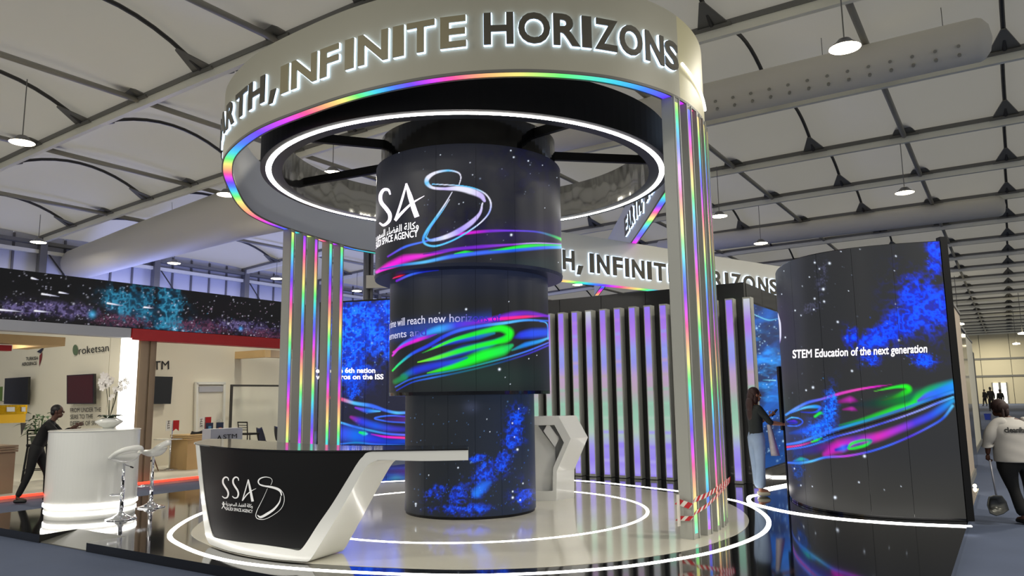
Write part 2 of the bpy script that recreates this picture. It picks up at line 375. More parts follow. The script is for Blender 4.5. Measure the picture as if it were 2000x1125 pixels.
for k in range(14):
    v0 = -14 + 3.4 * k
    for (z0, z1) in ((0, 3.6), (3.7, 5.9), (6.0, 9.6)): MB().hbox(U1, U1 + 0.2, v0, v0 + 3.34, z0, z1).build('wall_panel', m_endw, we)
for z in (3.65, 5.95): MB().hbox(U1 - 0.1, U1, -14, 33, z - 0.12, z + 0.12).build('wall_rail', m_rail, we)
MB().hbox(U1 + 0.2, U1 + 0.3, -14, 34, 0, 9.8).build('back_sheet', m_rail, we)
m_day = mat('bright_doorway', (255, 255, 245), 0.5, emit=1.6)
dr = base('door_1')
for (x0, x1) in ((1939, 1952), (1954.5, 1967)):
    a = atplane(x0, 760, AX, U1 - 0.15); b = atplane(x1, 760, AX, U1 - 0.15); va, vb = a @ VX, b @ VX
    MB().hbox(U1 - 0.14, U1 - 0.08, va, vb, 0.05, 2.7).build('door_opening', m_day, dr)
    for q in (va, vb): MB().hbox(U1 - 0.2, U1 - 0.06, q - 0.07, q + 0.07, 0, 2.8).build('door_frame', m_rail, dr)
area_light('end_hall_light', H(112, 2, 8.8), 8, 1800, (1.0, 0.93, 0.75))

# ventilation ducts
def duct(label, path, r, vents=None, wires=()):
    t = thing('ventilation_duct', label, 'duct', tuple(path[0]), group=None)
    P = [np.array(p, float) for p in path]; d0 = P[0] - P[1]; d0 /= np.linalg.norm(d0); R0 = r[0]; pp = [P[0] + d0 * R0 * k for k in (0.55, 0.45, 0.2)]; rr = [R0 * 0.05, R0 * 0.6, R0 * 0.92]
    MB().tube(pp + P, rr + list(r), 28).build('duct_sleeve', m_duct, t, smooth=True, world=True)
    if vents:
        for (p, q) in vents: MB().tube([p, q], 0.035, 8).build('vent_nozzle', m_purl, t, world=True)
    for (p, q) in wires: MB().tube([p, q], 0.008, 5).build('hanging_wire', m_rail, t, world=True)
    return t
c = lambda v: np.array(H(17.6, v, 8.86)); nz = []
dn = lambda v, s: (c(v) + 0.44 * (-AX * math.cos(s) - np.array([0, 0, 1]) * math.sin(s)), c(v) + 0.50 * (-AX * math.cos(s) - np.array([0, 0, 1]) * math.sin(s)))
for k in range(14):
    nz.append(dn(0.25 + 0.42 * k, 0.45)); nz.append(dn(0.25 + 0.42 * k, 0.85))
duct('long round white fabric duct with rows of nozzles under the roof at upper right', [c(-0.1), c(1.5), c(4), c(8), c(12)], [0.45] * 5, nz, [(c(0.5), c(0.5) + np.array([0, 0, .9])), (c(2.9), c(2.9) + np.array([0, 0, .9]))])
def pd(x, y, u): return atplane(x, y, AX, u)
duct('plain fat white fabric duct slanting above the starry banner at left', [pd(150, 517, 16.4), pd(300, 468, 16.3), pd(465, 417, 16.2), pd(560, 392, 16.2)], [0.66, 0.8, 0.9, 0.95], None, [(pd(338, 455, 16.3), pd(336, 395, 16.3))])
c2 = lambda v: np.array(H(35.1, v, 8.95))
duct('white fabric duct farther down the hall, ending below the roof ridge', [c2(-0.3), c2(3), c2(8), c2(14)], [0.4] * 4, None, [])
duct('distant white fabric duct seen at right edge of the roof', [c2(-3.4), c2(-8), c2(-13)], [0.42] * 3, None, [])

# hanging hall lamps
LZ = 7.66
def lamp(px, py, label, ztop=None):
    P = atz(px, py, LZ); v = P @ VX; t = thing('pendant_lamp', label, 'lamp', tuple(P), group='hanging hall lamps')
    MB().lathe([(0.02, 0.16), (0.10, 0.15), (0.16, 0.08), (0.27, 0.0), (0.26, -0.01), (0.15, 0.06)], n=20).build('shade', m_alu, t, smooth=True)
    MB().lathe([(0.0, -0.05), (0.16, -0.035), (0.262, -0.01), (0.262, 0.0)], n=20).build('diffuser', m_lamp, t, smooth=True)
    MB().tube([(0, 0, 0.15), (0, 0, zroof(v) - LZ)], 0.012, 5).build('wire', m_rail, t)
    area_light('pendant_light', (P[0], P[1], LZ - 0.06), 0.45, 150, (1.0, 0.94, 0.8)); return t
for px, py, lb in [(43, 278, 'round hall lamp with a warm glow at the far left, above the roof beam crossing'), (75, 473, 'small hall lamp at the eave above the left end of the starry banner'),
    (442, 380, 'hall lamp glowing just left of the big ring fascia'), (340, 514, 'hall lamp hanging low below the fat white duct'), (540, 544, 'hall lamp right above the starry banner beside the left posts'),
    (1650, 93, 'largest brightest hall lamp in front of the nozzle duct at upper right'), (1767, 376, 'hall lamp at right above the tall curved screen'), (1405, 422, 'hall lamp just right of the right-hand posts'),
    (1486, 475, 'hall lamp above the word HORIZONS of the rear fascia'), (650, 338, 'hall lamp seen through the ring left of the screen tower'), (697, 568, 'small hall lamp between the left posts and the screen tower'),
    (1128, 556, 'small hall lamp under the rear fascia right of the tower')]: lamp(px, py, lb)
for px, py, lb in [(1873, 634, 'tiny hall lamp beside the far black column top'), (1985, 672, 'tiny far hall lamp near the end wall at right edge'), (1997, 652, 'tiny hall lamp cut by the right edge of the view')]:
    P = atz(px, py, 6.2); t = thing('pendant_lamp', lb, 'lamp', tuple(P), group='hanging hall lamps')
    MB().lathe([(0.0, -0.05), (0.3, -0.02), (0.32, 0.06), (0.0, 0.15)], n=14).build('diffuser', m_lamp, t, smooth=True); MB().tube([(0, 0, 0.1), (0, 0, 3.42)], 0.02, 5).build('wire', m_rail, t)

# ------------------------------------------------------------------ platform
pl = thing('exhibition_platform', 'low glossy black platform carrying the round stand', 'platform', H(4.9, 6, 0))
V0, V1, UB = 0.58, 12.75, 19.0
rampv = (9.13, 10.22)
poly = [H(4.9, V0)[:2], H(15.0, V0)[:2], H(15.0, 3.4)[:2], H(UB, 3.4)[:2], H(UB, V1)[:2], H(4.9, V1)[:2], H(4.9, rampv[1])[:2], H(5.37, rampv[1])[:2], H(5.37, rampv[0])[:2], H(4.9, rampv[0])[:2]]
mb = MB().prism(poly, 0.0, 0.1); mb.build('deck', m_blackp, pl, world=True)
m_ramp = mat('ramp_grey_gloss', (92, 92, 86), 0.25, coat=0.4)
r = [H(5.37, rampv[1], 0.10), H(5.37, rampv[0], 0.10), H(4.92, rampv[0] + 0.0, 0.012), H(4.92, rampv[1], 0.012)]
MB().extr(r, (0, 0, -0.01)).build('ramp', m_ramp, pl, world=True)

def closed_curve(pts, n=10): return catmull(pts, n, True)
OUT = [(-4.55, 11.33), (-4.28, 9.71), (-3.73, 8.79), (-2.93, 7.99), (-2.0, 7.53), (-0.74, 7.22), (0.08, 7.22), (0.81, 7.38), (1.42, 7.66), (2.09, 8.13), (2.78, 8.95), (3.18, 9.8), (3.37, 10.69), (3.39, 11.6), (3.2, 12.2), (2.6, 13.3), (1.2, 14.9), (-0.6, 15.4), (-2.4, 15.25), (-3.6, 14.3), (-4.35, 12.9)]
def flat_band(name, C, w, z, m, par):
    N = normals2(np.r_[C[-1:], C, C[:1]])[1:-1]; A = C + N * w / 2; B = C - N * w / 2; n = len(C); h = 0.012
    vs = [(*p, z) for p in A] + [(*p, z) for p in B] + [(*p, z - h) for p in A] + [(*p, z - h) for p in B]; fs = []
    for i in range(n):
        j = (i + 1) % n; fs += [(i, j, n + j, n + i), (i, 2 * n + i, 2 * n + j, j), (n + i, n + j, 3 * n + j, 3 * n + i)]
    return mesh_obj(name, vs, fs, m, par, world=True)
CO = closed_curve(OUT, 8)
def inset(C, d):
    N = normals2(np.r_[C[-1:], C, C[:1]])[1:-1]; cc = C.mean(0); s = np.sign(((cc - C) * N).sum(1)); return C + N * (s * d)[:, None]
flat_band('light_strip', CO, 0.055, 0.106, m_led, pl)
CI = inset(CO, 0.24)
md = MB().prism([tuple(p) for p in CI], 0.1, 0.104).build('marble_disc', m_marble, pl, world=True)
th = np.linspace(0, 2 * PI, 96, endpoint=False); flat_band('light_ring', np.stack([-0.642 + 2.52 * np.cos(th), 11.257 + 2.52 * np.sin(th)], 1), 0.04, 0.109, m_led, md)
Z0 = 0.104
# ------------------------------------------------------------------ header ribbon
HP = [(-1.6, 20.2), (-2.5, 19.5), (-3.45, 18.47), (-4.05, 17.61), (-4.84, 15.68), (-5.1, 14.6), (-5.05, 13.6), (-4.78, 12.35), (-4.50, 11.4), (-4.12, 10.6), (-3.45, 9.75), (-2.67, 9.1), (-1.77, 8.5), (-0.81, 8.1), (0.05, 7.98), (0.85, 8.09), (1.45, 8.34), (2.0, 8.76), (2.42, 9.32), (2.68, 9.95), (2.84, 10.8), (2.9, 11.8), (2.9, 13.2), (2.96, 15.5), (3.0, 18.0), (3.06, 22.0), (3.12, 27)]
HC2, HS = resample(catmull(HP, 10), 0.06); HZ0, HZ1 = 5.3, 6.4
HN = normals2(HC2)                                # left of travel (front arc runs left to right: left = inwards)
def hit_curve(px, py, off=0.0, C=None, N=None, near=True):
    C = HC2 if C is None else C; N = HN if N is None else N
    Q = C - N * off; d = ray(px, py); cr = Q[:, 0] * d[1] - Q[:, 1] * d[0]; best = None
    for i in range(len(Q) - 1):
        if cr[i] * cr[i + 1] <= 0 and cr[i] != cr[i + 1]:
            t = cr[i] / (cr[i] - cr[i + 1]); p = Q[i] * (1 - t) + Q[i + 1] * t; k = (p @ d[:2]) / (d[:2] @ d[:2])
            if k > 0 and (best is None or (k < best[0]) == near): best = (k, i + t, CH + k * d[2])
    return best                                   # distance factor, index, height
hd = thing('ring_fascia', 'large cream ring fascia with lit lettering around the stand top', 'fascia', (-0.64, 11.26, HZ0))
def shell(name, C, N, oa, ob, za, zb, m, par, i0=0, i1=None, cols=None):
    A = (C - N * oa)[i0:i1]; B = (C - N * ob)[i0:i1]; n = len(A)
    vs = [(*p, za) for p in A] + [(*p, zb) for p in A] + [(*p, zb) for p in B] + [(*p, za) for p in B]; fs = []
    for i in range(n - 1):
        for k in range(4): fs.append((k * n + i, ((k + 1) % 4) * n + i, ((k + 1) % 4) * n + i + 1, k * n + i + 1))
    fs += [(0, n, 2 * n, 3 * n), (n - 1, 4 * n - 1, 3 * n - 1, 2 * n - 1)]
    return mesh_obj(name, vs, fs, m, par, smooth=False, world=True, cols=None if cols is None else np.tile(cols[i0:i1], (4, 1)))
seam = int(hit_curve(1327, 120)[1])
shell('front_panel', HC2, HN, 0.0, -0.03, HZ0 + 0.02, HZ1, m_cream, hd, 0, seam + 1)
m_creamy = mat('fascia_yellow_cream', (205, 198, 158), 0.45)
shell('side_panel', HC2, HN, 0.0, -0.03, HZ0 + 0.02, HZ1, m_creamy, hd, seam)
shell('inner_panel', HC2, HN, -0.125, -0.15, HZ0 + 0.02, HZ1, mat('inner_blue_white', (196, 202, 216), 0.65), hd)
shell('top_cap', HC2, HN, -0.02, -0.13, HZ1 - 0.03, HZ1 + 0.01, m_cream, hd)
hc = rainbow(HS / 2.9 + 0.12 * np.sin(HS * 1.3) + 0.35)
shell('iridescent_underside', HC2, HN, -0.008, -0.14, HZ0 + 0.0, HZ0 + 0.02, m_rb, hd, cols=hc)
shell('edge_trim', HC2, HN, 0.008, -0.012, HZ0 - 0.012, HZ0 + 0.02, m_rail, hd); shell('edge_trim', HC2, HN, -0.14, -0.155, HZ0 - 0.012, HZ0 + 0.02, m_rail, hd)
# slim light line on the right flank of the ring
ka, kb = hit_curve(1330, 125), hit_curve(1372, 203, 0.01)
zl = ka[2] if ka else 5.75; ia = int(ka[1]); ib = min(int(kb[1]) + 6, len(HC2) - 1) if kb else ia + 40
A = HC2 - HN * 0.015
tk = [(A[i][0], A[i][1], zl + (kb[2] - ka[2]) * (i - ia) / max(1, ib - ia)) for i in range(ia, ib)]
MB().tube(tk, 0.02, 6).build('light_line', mat('thin_light', (255, 255, 255), 0.5, emit=2.2, ecol=(255, 252, 240)), hd, world=True)
# letters
m_letg = mat('letter_gold_grey', (150, 142, 112), 0.45); m_letd = mat('letter_dark', (82, 78, 66), 0.5); m_halo = mat('letter_halo', (225, 238, 255), 0.5, emit=2.2, ecol=(205, 228, 255))
def curve_letter(ch, i0, i1, za, zb, C, N, par, m, off=0.05, name='letter', halo=True, flip=False):
    v, f = text_mesh(ch, 1.0, 0.028); x0, x1 = v[:, 0].min(), v[:, 0].max(); yl, yh = (0.0, 0.73) 
    if ch in 'OS': yl, yh = -0.015, 0.745
    def mp(v, o, grow=0.0):
        s = i0 + (v[:, 0] - x0) / (x1 - x0) * (i1 - i0); k = np.clip(s, 0, len(C) - 1.001); a = k.astype(int); t = (k - a)[:, None]
        P = C[a] * (1 - t) + C[a + 1] * t; Nn = N[a] * (1 - t) + N[a + 1] * t; P = P - Nn * o
        z = za + (v[:, 1] - yl) / (yh - yl) * (zb - za); return np.c_[P, z]
    n = len(v); F = mp(v, off); B = mp(v, off - 0.018)
    from collections import Counter
    ed = Counter(); 
    for q in f:
        for a, b in zip(q, q[1:] + q[:1]): ed[(a, b)] += 1
    rim = [(a, b) for (a, b) in ed if (b, a) not in ed]
    fs = list(f) + [tuple(reversed([i + n for i in q])) for q in f] + [(b, a, a + n, b + n) for a, b in rim]
    lo = mesh_obj(name, np.r_[F, B], fs, m, par, world=True)
    if halo:
        v2, f2 = text_mesh(ch, 1.0, 0.045); e = 0.015
        s = v2.copy(); s[:, 0] = (v2[:, 0] - v2[:, 0].min()) / (v2[:, 0].max() - v2[:, 0].min()) * (x1 - x0) * (1 + e * 2) + x0 - e * (x1 - x0)
        n2 = len(s); F2 = mp(s, off - 0.022); B2 = mp(s, 0.008)
        ed2 = Counter((a, b) for q in f2 for a, b in zip(q, q[1:] + q[:1])); rim2 = [(a, b) for (a, b) in ed2 if (b, a) not in ed2]
        ho = mesh_obj('halo', np.r_[F2, B2], list(f2) + [(b, a, a + n2, b + n2) for a, b in rim2], m_halo, None); w = np.array(par.location); ho.data.transform(Matrix.Translation(tuple(-w))); ho.parent = lo
    return lo
LET = [('E', 428, 437), ('A', 430.5, 446), ('R', 445, 462), ('T', 460, 481), ('H', 485.5, 516), (',', 524, 537.5), ('I', 548, 563), ('N', 569, 618), ('F', 625, 660), ('I', 673.6, 690), ('N', 699, 757), ('I', 767, 788),
    ('T', 794, 848), ('E', 859.5, 910), ('H', 944.5, 1003), ('O', 1012, 1074.5), ('R', 1081, 1133), ('I', 1137, 1155.5), ('Z', 1162, 1207), ('O', 1211, 1255), ('N', 1262, 1297), ('S', 1300, 1325)]
YL = {944.5: 52, 428: 265, 430.5: 232, 445: 215, 460: 195, 485.5: 165, 524: 190, 548: 140, 569: 125, 625: 105, 673.6: 92, 699: 83, 767: 70, 794: 65, 859.5: 58, 1012: 50, 1081: 56, 1137: 60, 1162: 66, 1211: 75, 1262: 92, 1300: 105}
s_prev = None; out = []
for ch, xa, xb in LET:
    a = hit_curve(xa, YL[xa], 0.05); b = hit_curve(xb, YL[xa], 0.05); out.append([ch, a[1] if a else None, b[1] if b else None])
    
# the foreshortened first letters are spaced by their arc length
r_i = next(i for i, q in enumerate(out) if q[0] == 'H'); kH = out[4][1]
w = {'E': 5.8, 'A': 7.8, 'R': 6.8, 'T': 7.2, 'O': 9, 'N': 8.4}
s = kH - 0.8
for i in (3, 2, 1, 0): ch = out[i][0]; out[i][2] = s; out[i][1] = s - w[ch]; s -= w[ch] + 0.9
for ch in ('E', 'N', 'O'):
    if ch == 'E': s -= 5.5
    out.insert(0, [ch, s - w[ch], s]); s -= w[ch] + 1.3
E0 = out[2 + 0][0]
za, zb = hit_curve(972, 83, 0.05)[2], hit_curve(972, 22, 0.05)[2]
for i, (ch, a, b) in enumerate(out):
    curve_letter(ch, a, b, za, zb, HC2, HN, hd, m_letd if (i > 16 or i < 9) else m_letg)
print('letters z', za, zb, 'seam', seam, 'HS', HS[-1])
# text on the inner face of the right-hand ribbon
txt = 'EARTH, INFINITE HORIZONS'; k0 = int(np.argmin(np.hypot(HC2[:, 0] - 3.0, HC2[:, 1] - 18.3)))
Crev = HC2[::-1] + HN[::-1] * 0.15; Nrev = -HN[::-1]; kr = len(HC2) - 1 - k0; s = kr
for ch in txt:
    wd = {'I': 2.6, ',': 2.2, ' ': 4.0}.get(ch, 7.4)
    if ch != ' ' and s + wd < len(Crev) - 1: curve_letter(ch, s, s + wd, 5.62, 6.06, Crev, Nrev, hd, m_letd, halo=True)
    s += wd + 1.6
    if Crev[min(int(s), len(Crev) - 1)][1] < 11: break

# rear straight fascia
fa = thing('rear_fascia', 'straight cream fascia with lit lettering behind the tower', 'fascia', (4.4, 18.7, 4.2))
FA, FB = np.array([0.55, 15.78]), np.array([10.6, 23.45]); FC, FS = resample(np.array([FA, FB]), 0.06); FN = normals2(FC)
shell('front_panel', FC, FN, 0.0, -0.03, 4.22, 5.28, mat('rear_fascia_white', (236, 235, 226), 0.5), fa); shell('back_panel', FC, FN, -0.17, -0.2, 4.22, 5.28, m_white, fa)
shell('top_cap', FC, FN, -0.03, -0.17, 5.25, 5.28, m_cream, fa)
shell('iridescent_underside', FC, FN, -0.015, -0.185, 4.2, 4.22, m_rb, fa, cols=rainbow(FS / 2.2 + 0.6))
def hitF(x, y): b = hit_curve(x, y, 0.05, FC, FN); return b
L2 = [('A', 1028, 1050), ('R', 1053, 1074), ('T', 1077, 1096), ('H', 1100, 1123), (',', 1127, 1140), ('I', 1153, 1161), ('N', 1167, 1191), ('F', 1198, 1217), ('I', 1222, 1229), ('N', 1235, 1259), ('I', 1265, 1273), ('T', 1278, 1301), ('E', 1306, 1323), ('H', 1338, 1358),
      ('O', 1362, 1386), ('R', 1392, 1411), ('I', 1416, 1422), ('Z', 1428, 1447), ('O', 1451, 1474), ('N', 1480, 1499), ('S', 1502, 1518)]
zb2 = hitF(1165, 495)[2]; za2 = hitF(1165, 532)[2]
for ch, xa, xb in L2:
    a = hitF(xa, 530); b = hitF(xb, 530)
    if a and b: curve_letter(ch, a[1], b[1], za2, zb2, FC, FN, fa, m_letd)
print('rear letters', za2, zb2)
Z0 = 0.104
# ------------------------------------------------------------------ hanging black ring with its lights
CX, CY = -0.642, 11.257
RX, RY, RZ0 = -0.70, 12.09, 5.20
rg = thing('hanging_light_ring', 'black hanging ring with a bright white light line, inside the cream fascia', 'light ring', (RX, RY, RZ0))
MB().lathe([(3.26, RZ0), (3.26, RZ0 + 0.55), (3.04, RZ0 + 0.55)], (RX, RY), 128).build('ring_body', m_blackm, rg, world=True)
MB().lathe([(2.94, RZ0), (3.26, RZ0)], (RX, RY), 128).build('soffit', mat('ring_soffit_grey', (38, 40, 42), 0.4), rg, world=True)
m_film = bpy.data.materials.new('wavy_mirror_film'); m_film.use_nodes = True
_nt = m_film.node_tree; _b = _nt.nodes['Principled BSDF']; _b.inputs['Base Color'].default_value = (0.42, 0.42, 0.41, 1); _b.inputs['Metallic'].default_value = 0.9; _b.inputs['Roughness'].default_value = 0.16
_tc = _nt.nodes.new('ShaderNodeTexCoord'); _n = _nt.nodes.new('ShaderNodeTexNoise'); _n.inputs['Scale'].default_value = 2.2; _n.inputs['Detail'].default_value = 1; _bp = _nt.nodes.new('ShaderNodeBump'); _bp.inputs['Strength'].default_value = 0.7; _bp.inputs['Distance'].default_value = 0.12
_mp = _nt.nodes.new('ShaderNodeMapping'); _mp.inputs['Scale'].default_value = (1, 1, 0.45); _nt.links.new(_tc.outputs['Object'], _mp.inputs[0]); _nt.links.new(_mp.outputs[0], _n.inputs['Vector']); _nt.links.new(_n.outputs['Fac'], _bp.inputs['Height']); _nt.links.new(_bp.outputs[0], _b.inputs['Normal'])
MB().lathe([(2.94, RZ0), (2.94, RZ0 + 0.62), (3.04, RZ0 + 0.62)], (RX, RY), 128).build('mirror_lining', m_film, rg, smooth=True, world=True)
MB().lathe([(3.10, RZ0 - 0.004), (3.14, RZ0 - 0.012), (3.18, RZ0 - 0.004)], (RX, RY), 128).build('light_line', mat('ring_light_white', (255, 255, 255), 0.5, emit=18, ecol=(255, 250, 244)), rg, world=True)
for px_, py_ in ((641, 272), (661, 344), (1252, 312), (1112, 240), (900, 400)):
    q = atz(px_, py_, 5.45)[:2]; d = q - np.array([CX, CY]); d /= np.linalg.norm(d); L = 1.3
    while np.hypot(*(np.array([CX, CY]) + d * L - (RX, RY))) < 2.93: L += 0.02
    p, q = np.array([CX, CY]) + d * 1.32, np.array([CX, CY]) + d * L
    MB().box(((p[0] + q[0]) / 2, (p[1] + q[1]) / 2, 5.45), (np.linalg.norm(q - p), 0.07, 0.13), (d[0], d[1], 0), (-d[1], d[0], 0)).build('support_beam', m_blackm, rg, world=True)

# ------------------------------------------------------------------ screen tower
def cyl_screen(name, r, z0, z1, paint, par, nz=190, c=(CX, CY), da=0.0065, np_=16, ph=0.07):
    tier = MB().lathe([(r - 0.014, z0), (r - 0.014, z1)], c, 96).build(name, m_blackm, par, world=True); fwd = math.atan2(-c[1], -c[0]); Z = np.linspace(z0, z1, nz)
    for q in range(np_):                       # upright screen panels with hairline joints
        a0 = fwd + ph + 2 * PI * q / np_ + 0.0016 / r; a1 = fwd + ph + 2 * PI * (q + 1) / np_ - 0.0016 / r; mid = ((a0 + a1) / 2 - fwd + PI) % (2 * PI) - PI; front = abs(mid) < 1.72
        n = int((a1 - a0) / (da if front else 0.08)) + 2; zz_ = Z if front else np.linspace(z0, z1, 8); A = np.linspace(a0, a1, n); AA, ZZ = np.meshgrid(A, zz_)
        P = np.stack([c[0] + r * np.cos(AA), c[1] + r * np.sin(AA), ZZ], -1).reshape(-1, 3); px = proj(P); cols = paint(px[:, 0], px[:, 1]) if front else np.tile(lin((18, 22, 34)), (len(P), 1))
        i = np.arange(len(zz_) - 1)[:, None] * n; j = np.arange(n - 1)[None]; F = np.stack([i + j, i + j + 1, i + n + j + 1, i + n + j], -1).reshape(-1, 4)
        mesh_obj('screen_panel', P, F, m_pic, tier, smooth=True, world=True, cols=cols)
def Z2(*p): return [(700 + x / 3.309, 220 + y / 3.309) for x, y in p]
def Z3(*p): return [(720 + x / 3.75, 500 + y / 3.75) for x, y in p]
def Z4(*p): return [(760 + x / 3.75, 750 + y / 3.75) for x, y in p]
def seams(P, xs, w=0.7):
    for x, dx in xs:
        a = np.exp(-((P.x - x - dx * (P.y - 400)) / w) ** 2) * 0.5; P.c *= (1 - a)[:, None]
W_, LIL, BLU, CYA, PUR, MAG, GRN, DBL, PNK = (235, 235, 255), (205, 190, 255), (60, 110, 255), (90, 200, 255), (120, 30, 210), (240, 20, 220), (30, 240, 60), (25, 40, 190), (255, 40, 120)
def paint_up(x, y):
    P = Paint(x, y, (25, 27, 36)); P.nebula([(1020, 330, 90, 60, 0.3), (900, 440, 120, 40, 0.2)], (14, 16, 60), (16, 20, 70), 60, 3, 0.4, 0.3)
    P.addc(lin((16, 46, 44)) * 0.6, np.exp(-((x - 1040) / 60) ** 2 - ((y - 520) / 20) ** 2)); P.addc(lin((30, 10, 70)), 0.6 * np.exp(-((y - 470 + 0.1 * (x - 900)) / 22) ** 2) * (x > 860))
    P.stroke(Z2((190, 930), (300, 868), (420, 835), (560, 800), (700, 779), (850, 765), (1000, 763), (1150, 770), (1250, 795), (1325, 825)), [3, 4, 3, 3, 5, 5, 3, 3, 4, 5], [PUR, BLU, (70, 120, 255), PUR, MAG, PUR, (110, 60, 230), (70, 70, 210), (60, 150, 120), GRN], 0.7)
    P.stroke(Z2((120, 1030), (200, 992), (300, 946), (420, 924), (560, 900), (640, 885)), [6, 12, 13, 7, 3, 1], [MAG, (255, 10, 230), MAG, MAG, PUR, (60, 10, 120)], 0.8)
    P.stroke(Z2((420, 915), (600, 885), (800, 866), (1000, 852), (1150, 843), (1325, 850)), [2, 5, 6, 3, 2, 2], [(60, 10, 120), PUR, PUR, (150, 60, 220), LIL, (160, 80, 230)], 0.7)
    P.stroke(Z2((140, 1012), (280, 985), (430, 965), (600, 930), (800, 905), (1000, 888), (1200, 872), (1325, 870)), [2, 4, 5, 7, 7, 7, 6, 5], [DBL, (30, 120, 220), CYA, BLU, BLU, (20, 90, 230), BLU, CYA], 0.7)
    P.stroke(Z2((620, 912), (690, 900), (750, 899)), [1, 4, 1], [GRN, GRN, (20, 120, 60)], 0.7); P.stroke(Z2((840, 893), (950, 880), (1080, 863), (1200, 856), (1325, 857)), [1, 4, 6, 4, 3], [(20, 120, 80), GRN, GRN, (40, 220, 90), (60, 200, 160)], 0.7)
    # emblem: looping ribbon figure
    P.stroke(Z2((650, 468), (662, 420), (645, 388), (580, 374), (500, 388), (450, 420), (443, 455), (480, 485), (560, 492), (640, 490), (720, 505), (790, 535), (815, 570)), [1.5, 2, 2.5, 3.5, 5, 8, 8, 5, 5, 9, 12, 10, 5], [W_, W_, W_, CYA, W_, W_, CYA, W_, LIL, W_, W_, LIL, LIL], 0.35)
    P.stroke(Z2((478, 462), (560, 466), (660, 472), (750, 490), (820, 525), (855, 580), (845, 645), (790, 710), (700, 775), (600, 830), (500, 862), (435, 850), (420, 815), (445, 760), (500, 680), (560, 590), (605, 515)), [2, 2, 2, 2.5, 2.5, 3, 3, 2.5, 3, 3, 3.5, 4, 5, 5, 4, 2.5, 1.3], [CYA, W_, CYA, CYA, W_, W_, (150, 170, 255), W_, CYA, CYA, CYA, CYA, (40, 150, 250), CYA, CYA, W_, W_], 0.35)
    P.stroke(Z2((802, 585), (785, 650), (730, 710), (650, 765), (560, 805), (470, 825), (438, 808)), [2.5, 5, 9, 10, 8, 5, 3], [W_, LIL, LIL, (170, 150, 255), W_, (120, 170, 255), CYA], 0.35)
    P.stroke(Z2((437, 805), (470, 740), (540, 640), (590, 560)), [1.5, 1.5, 1.5, 1], [CYA, (80, 150, 255), CYA, W_], 0.4)
    for q, z in (((985, 245), 1.3), ((1004, 288), 1.6), ((1098, 312), 1.4), ((1190, 340), 1), ((722, 323), 1), ((738, 402), 1), ((530, 273), 1), ((262, 257), 1), ((988, 790), 2.2), ((1283, 420), .8), ((1292, 968), .8), ((650, 590), 1), ((678, 580), .9), ((1205, 616), .8)): (a, b), = Z2(q); P.dot(a, b, z)
    P.stars(50, (735, 285, 1100, 520), 5, (0.5, 0.8), gain=0.5); return P.c
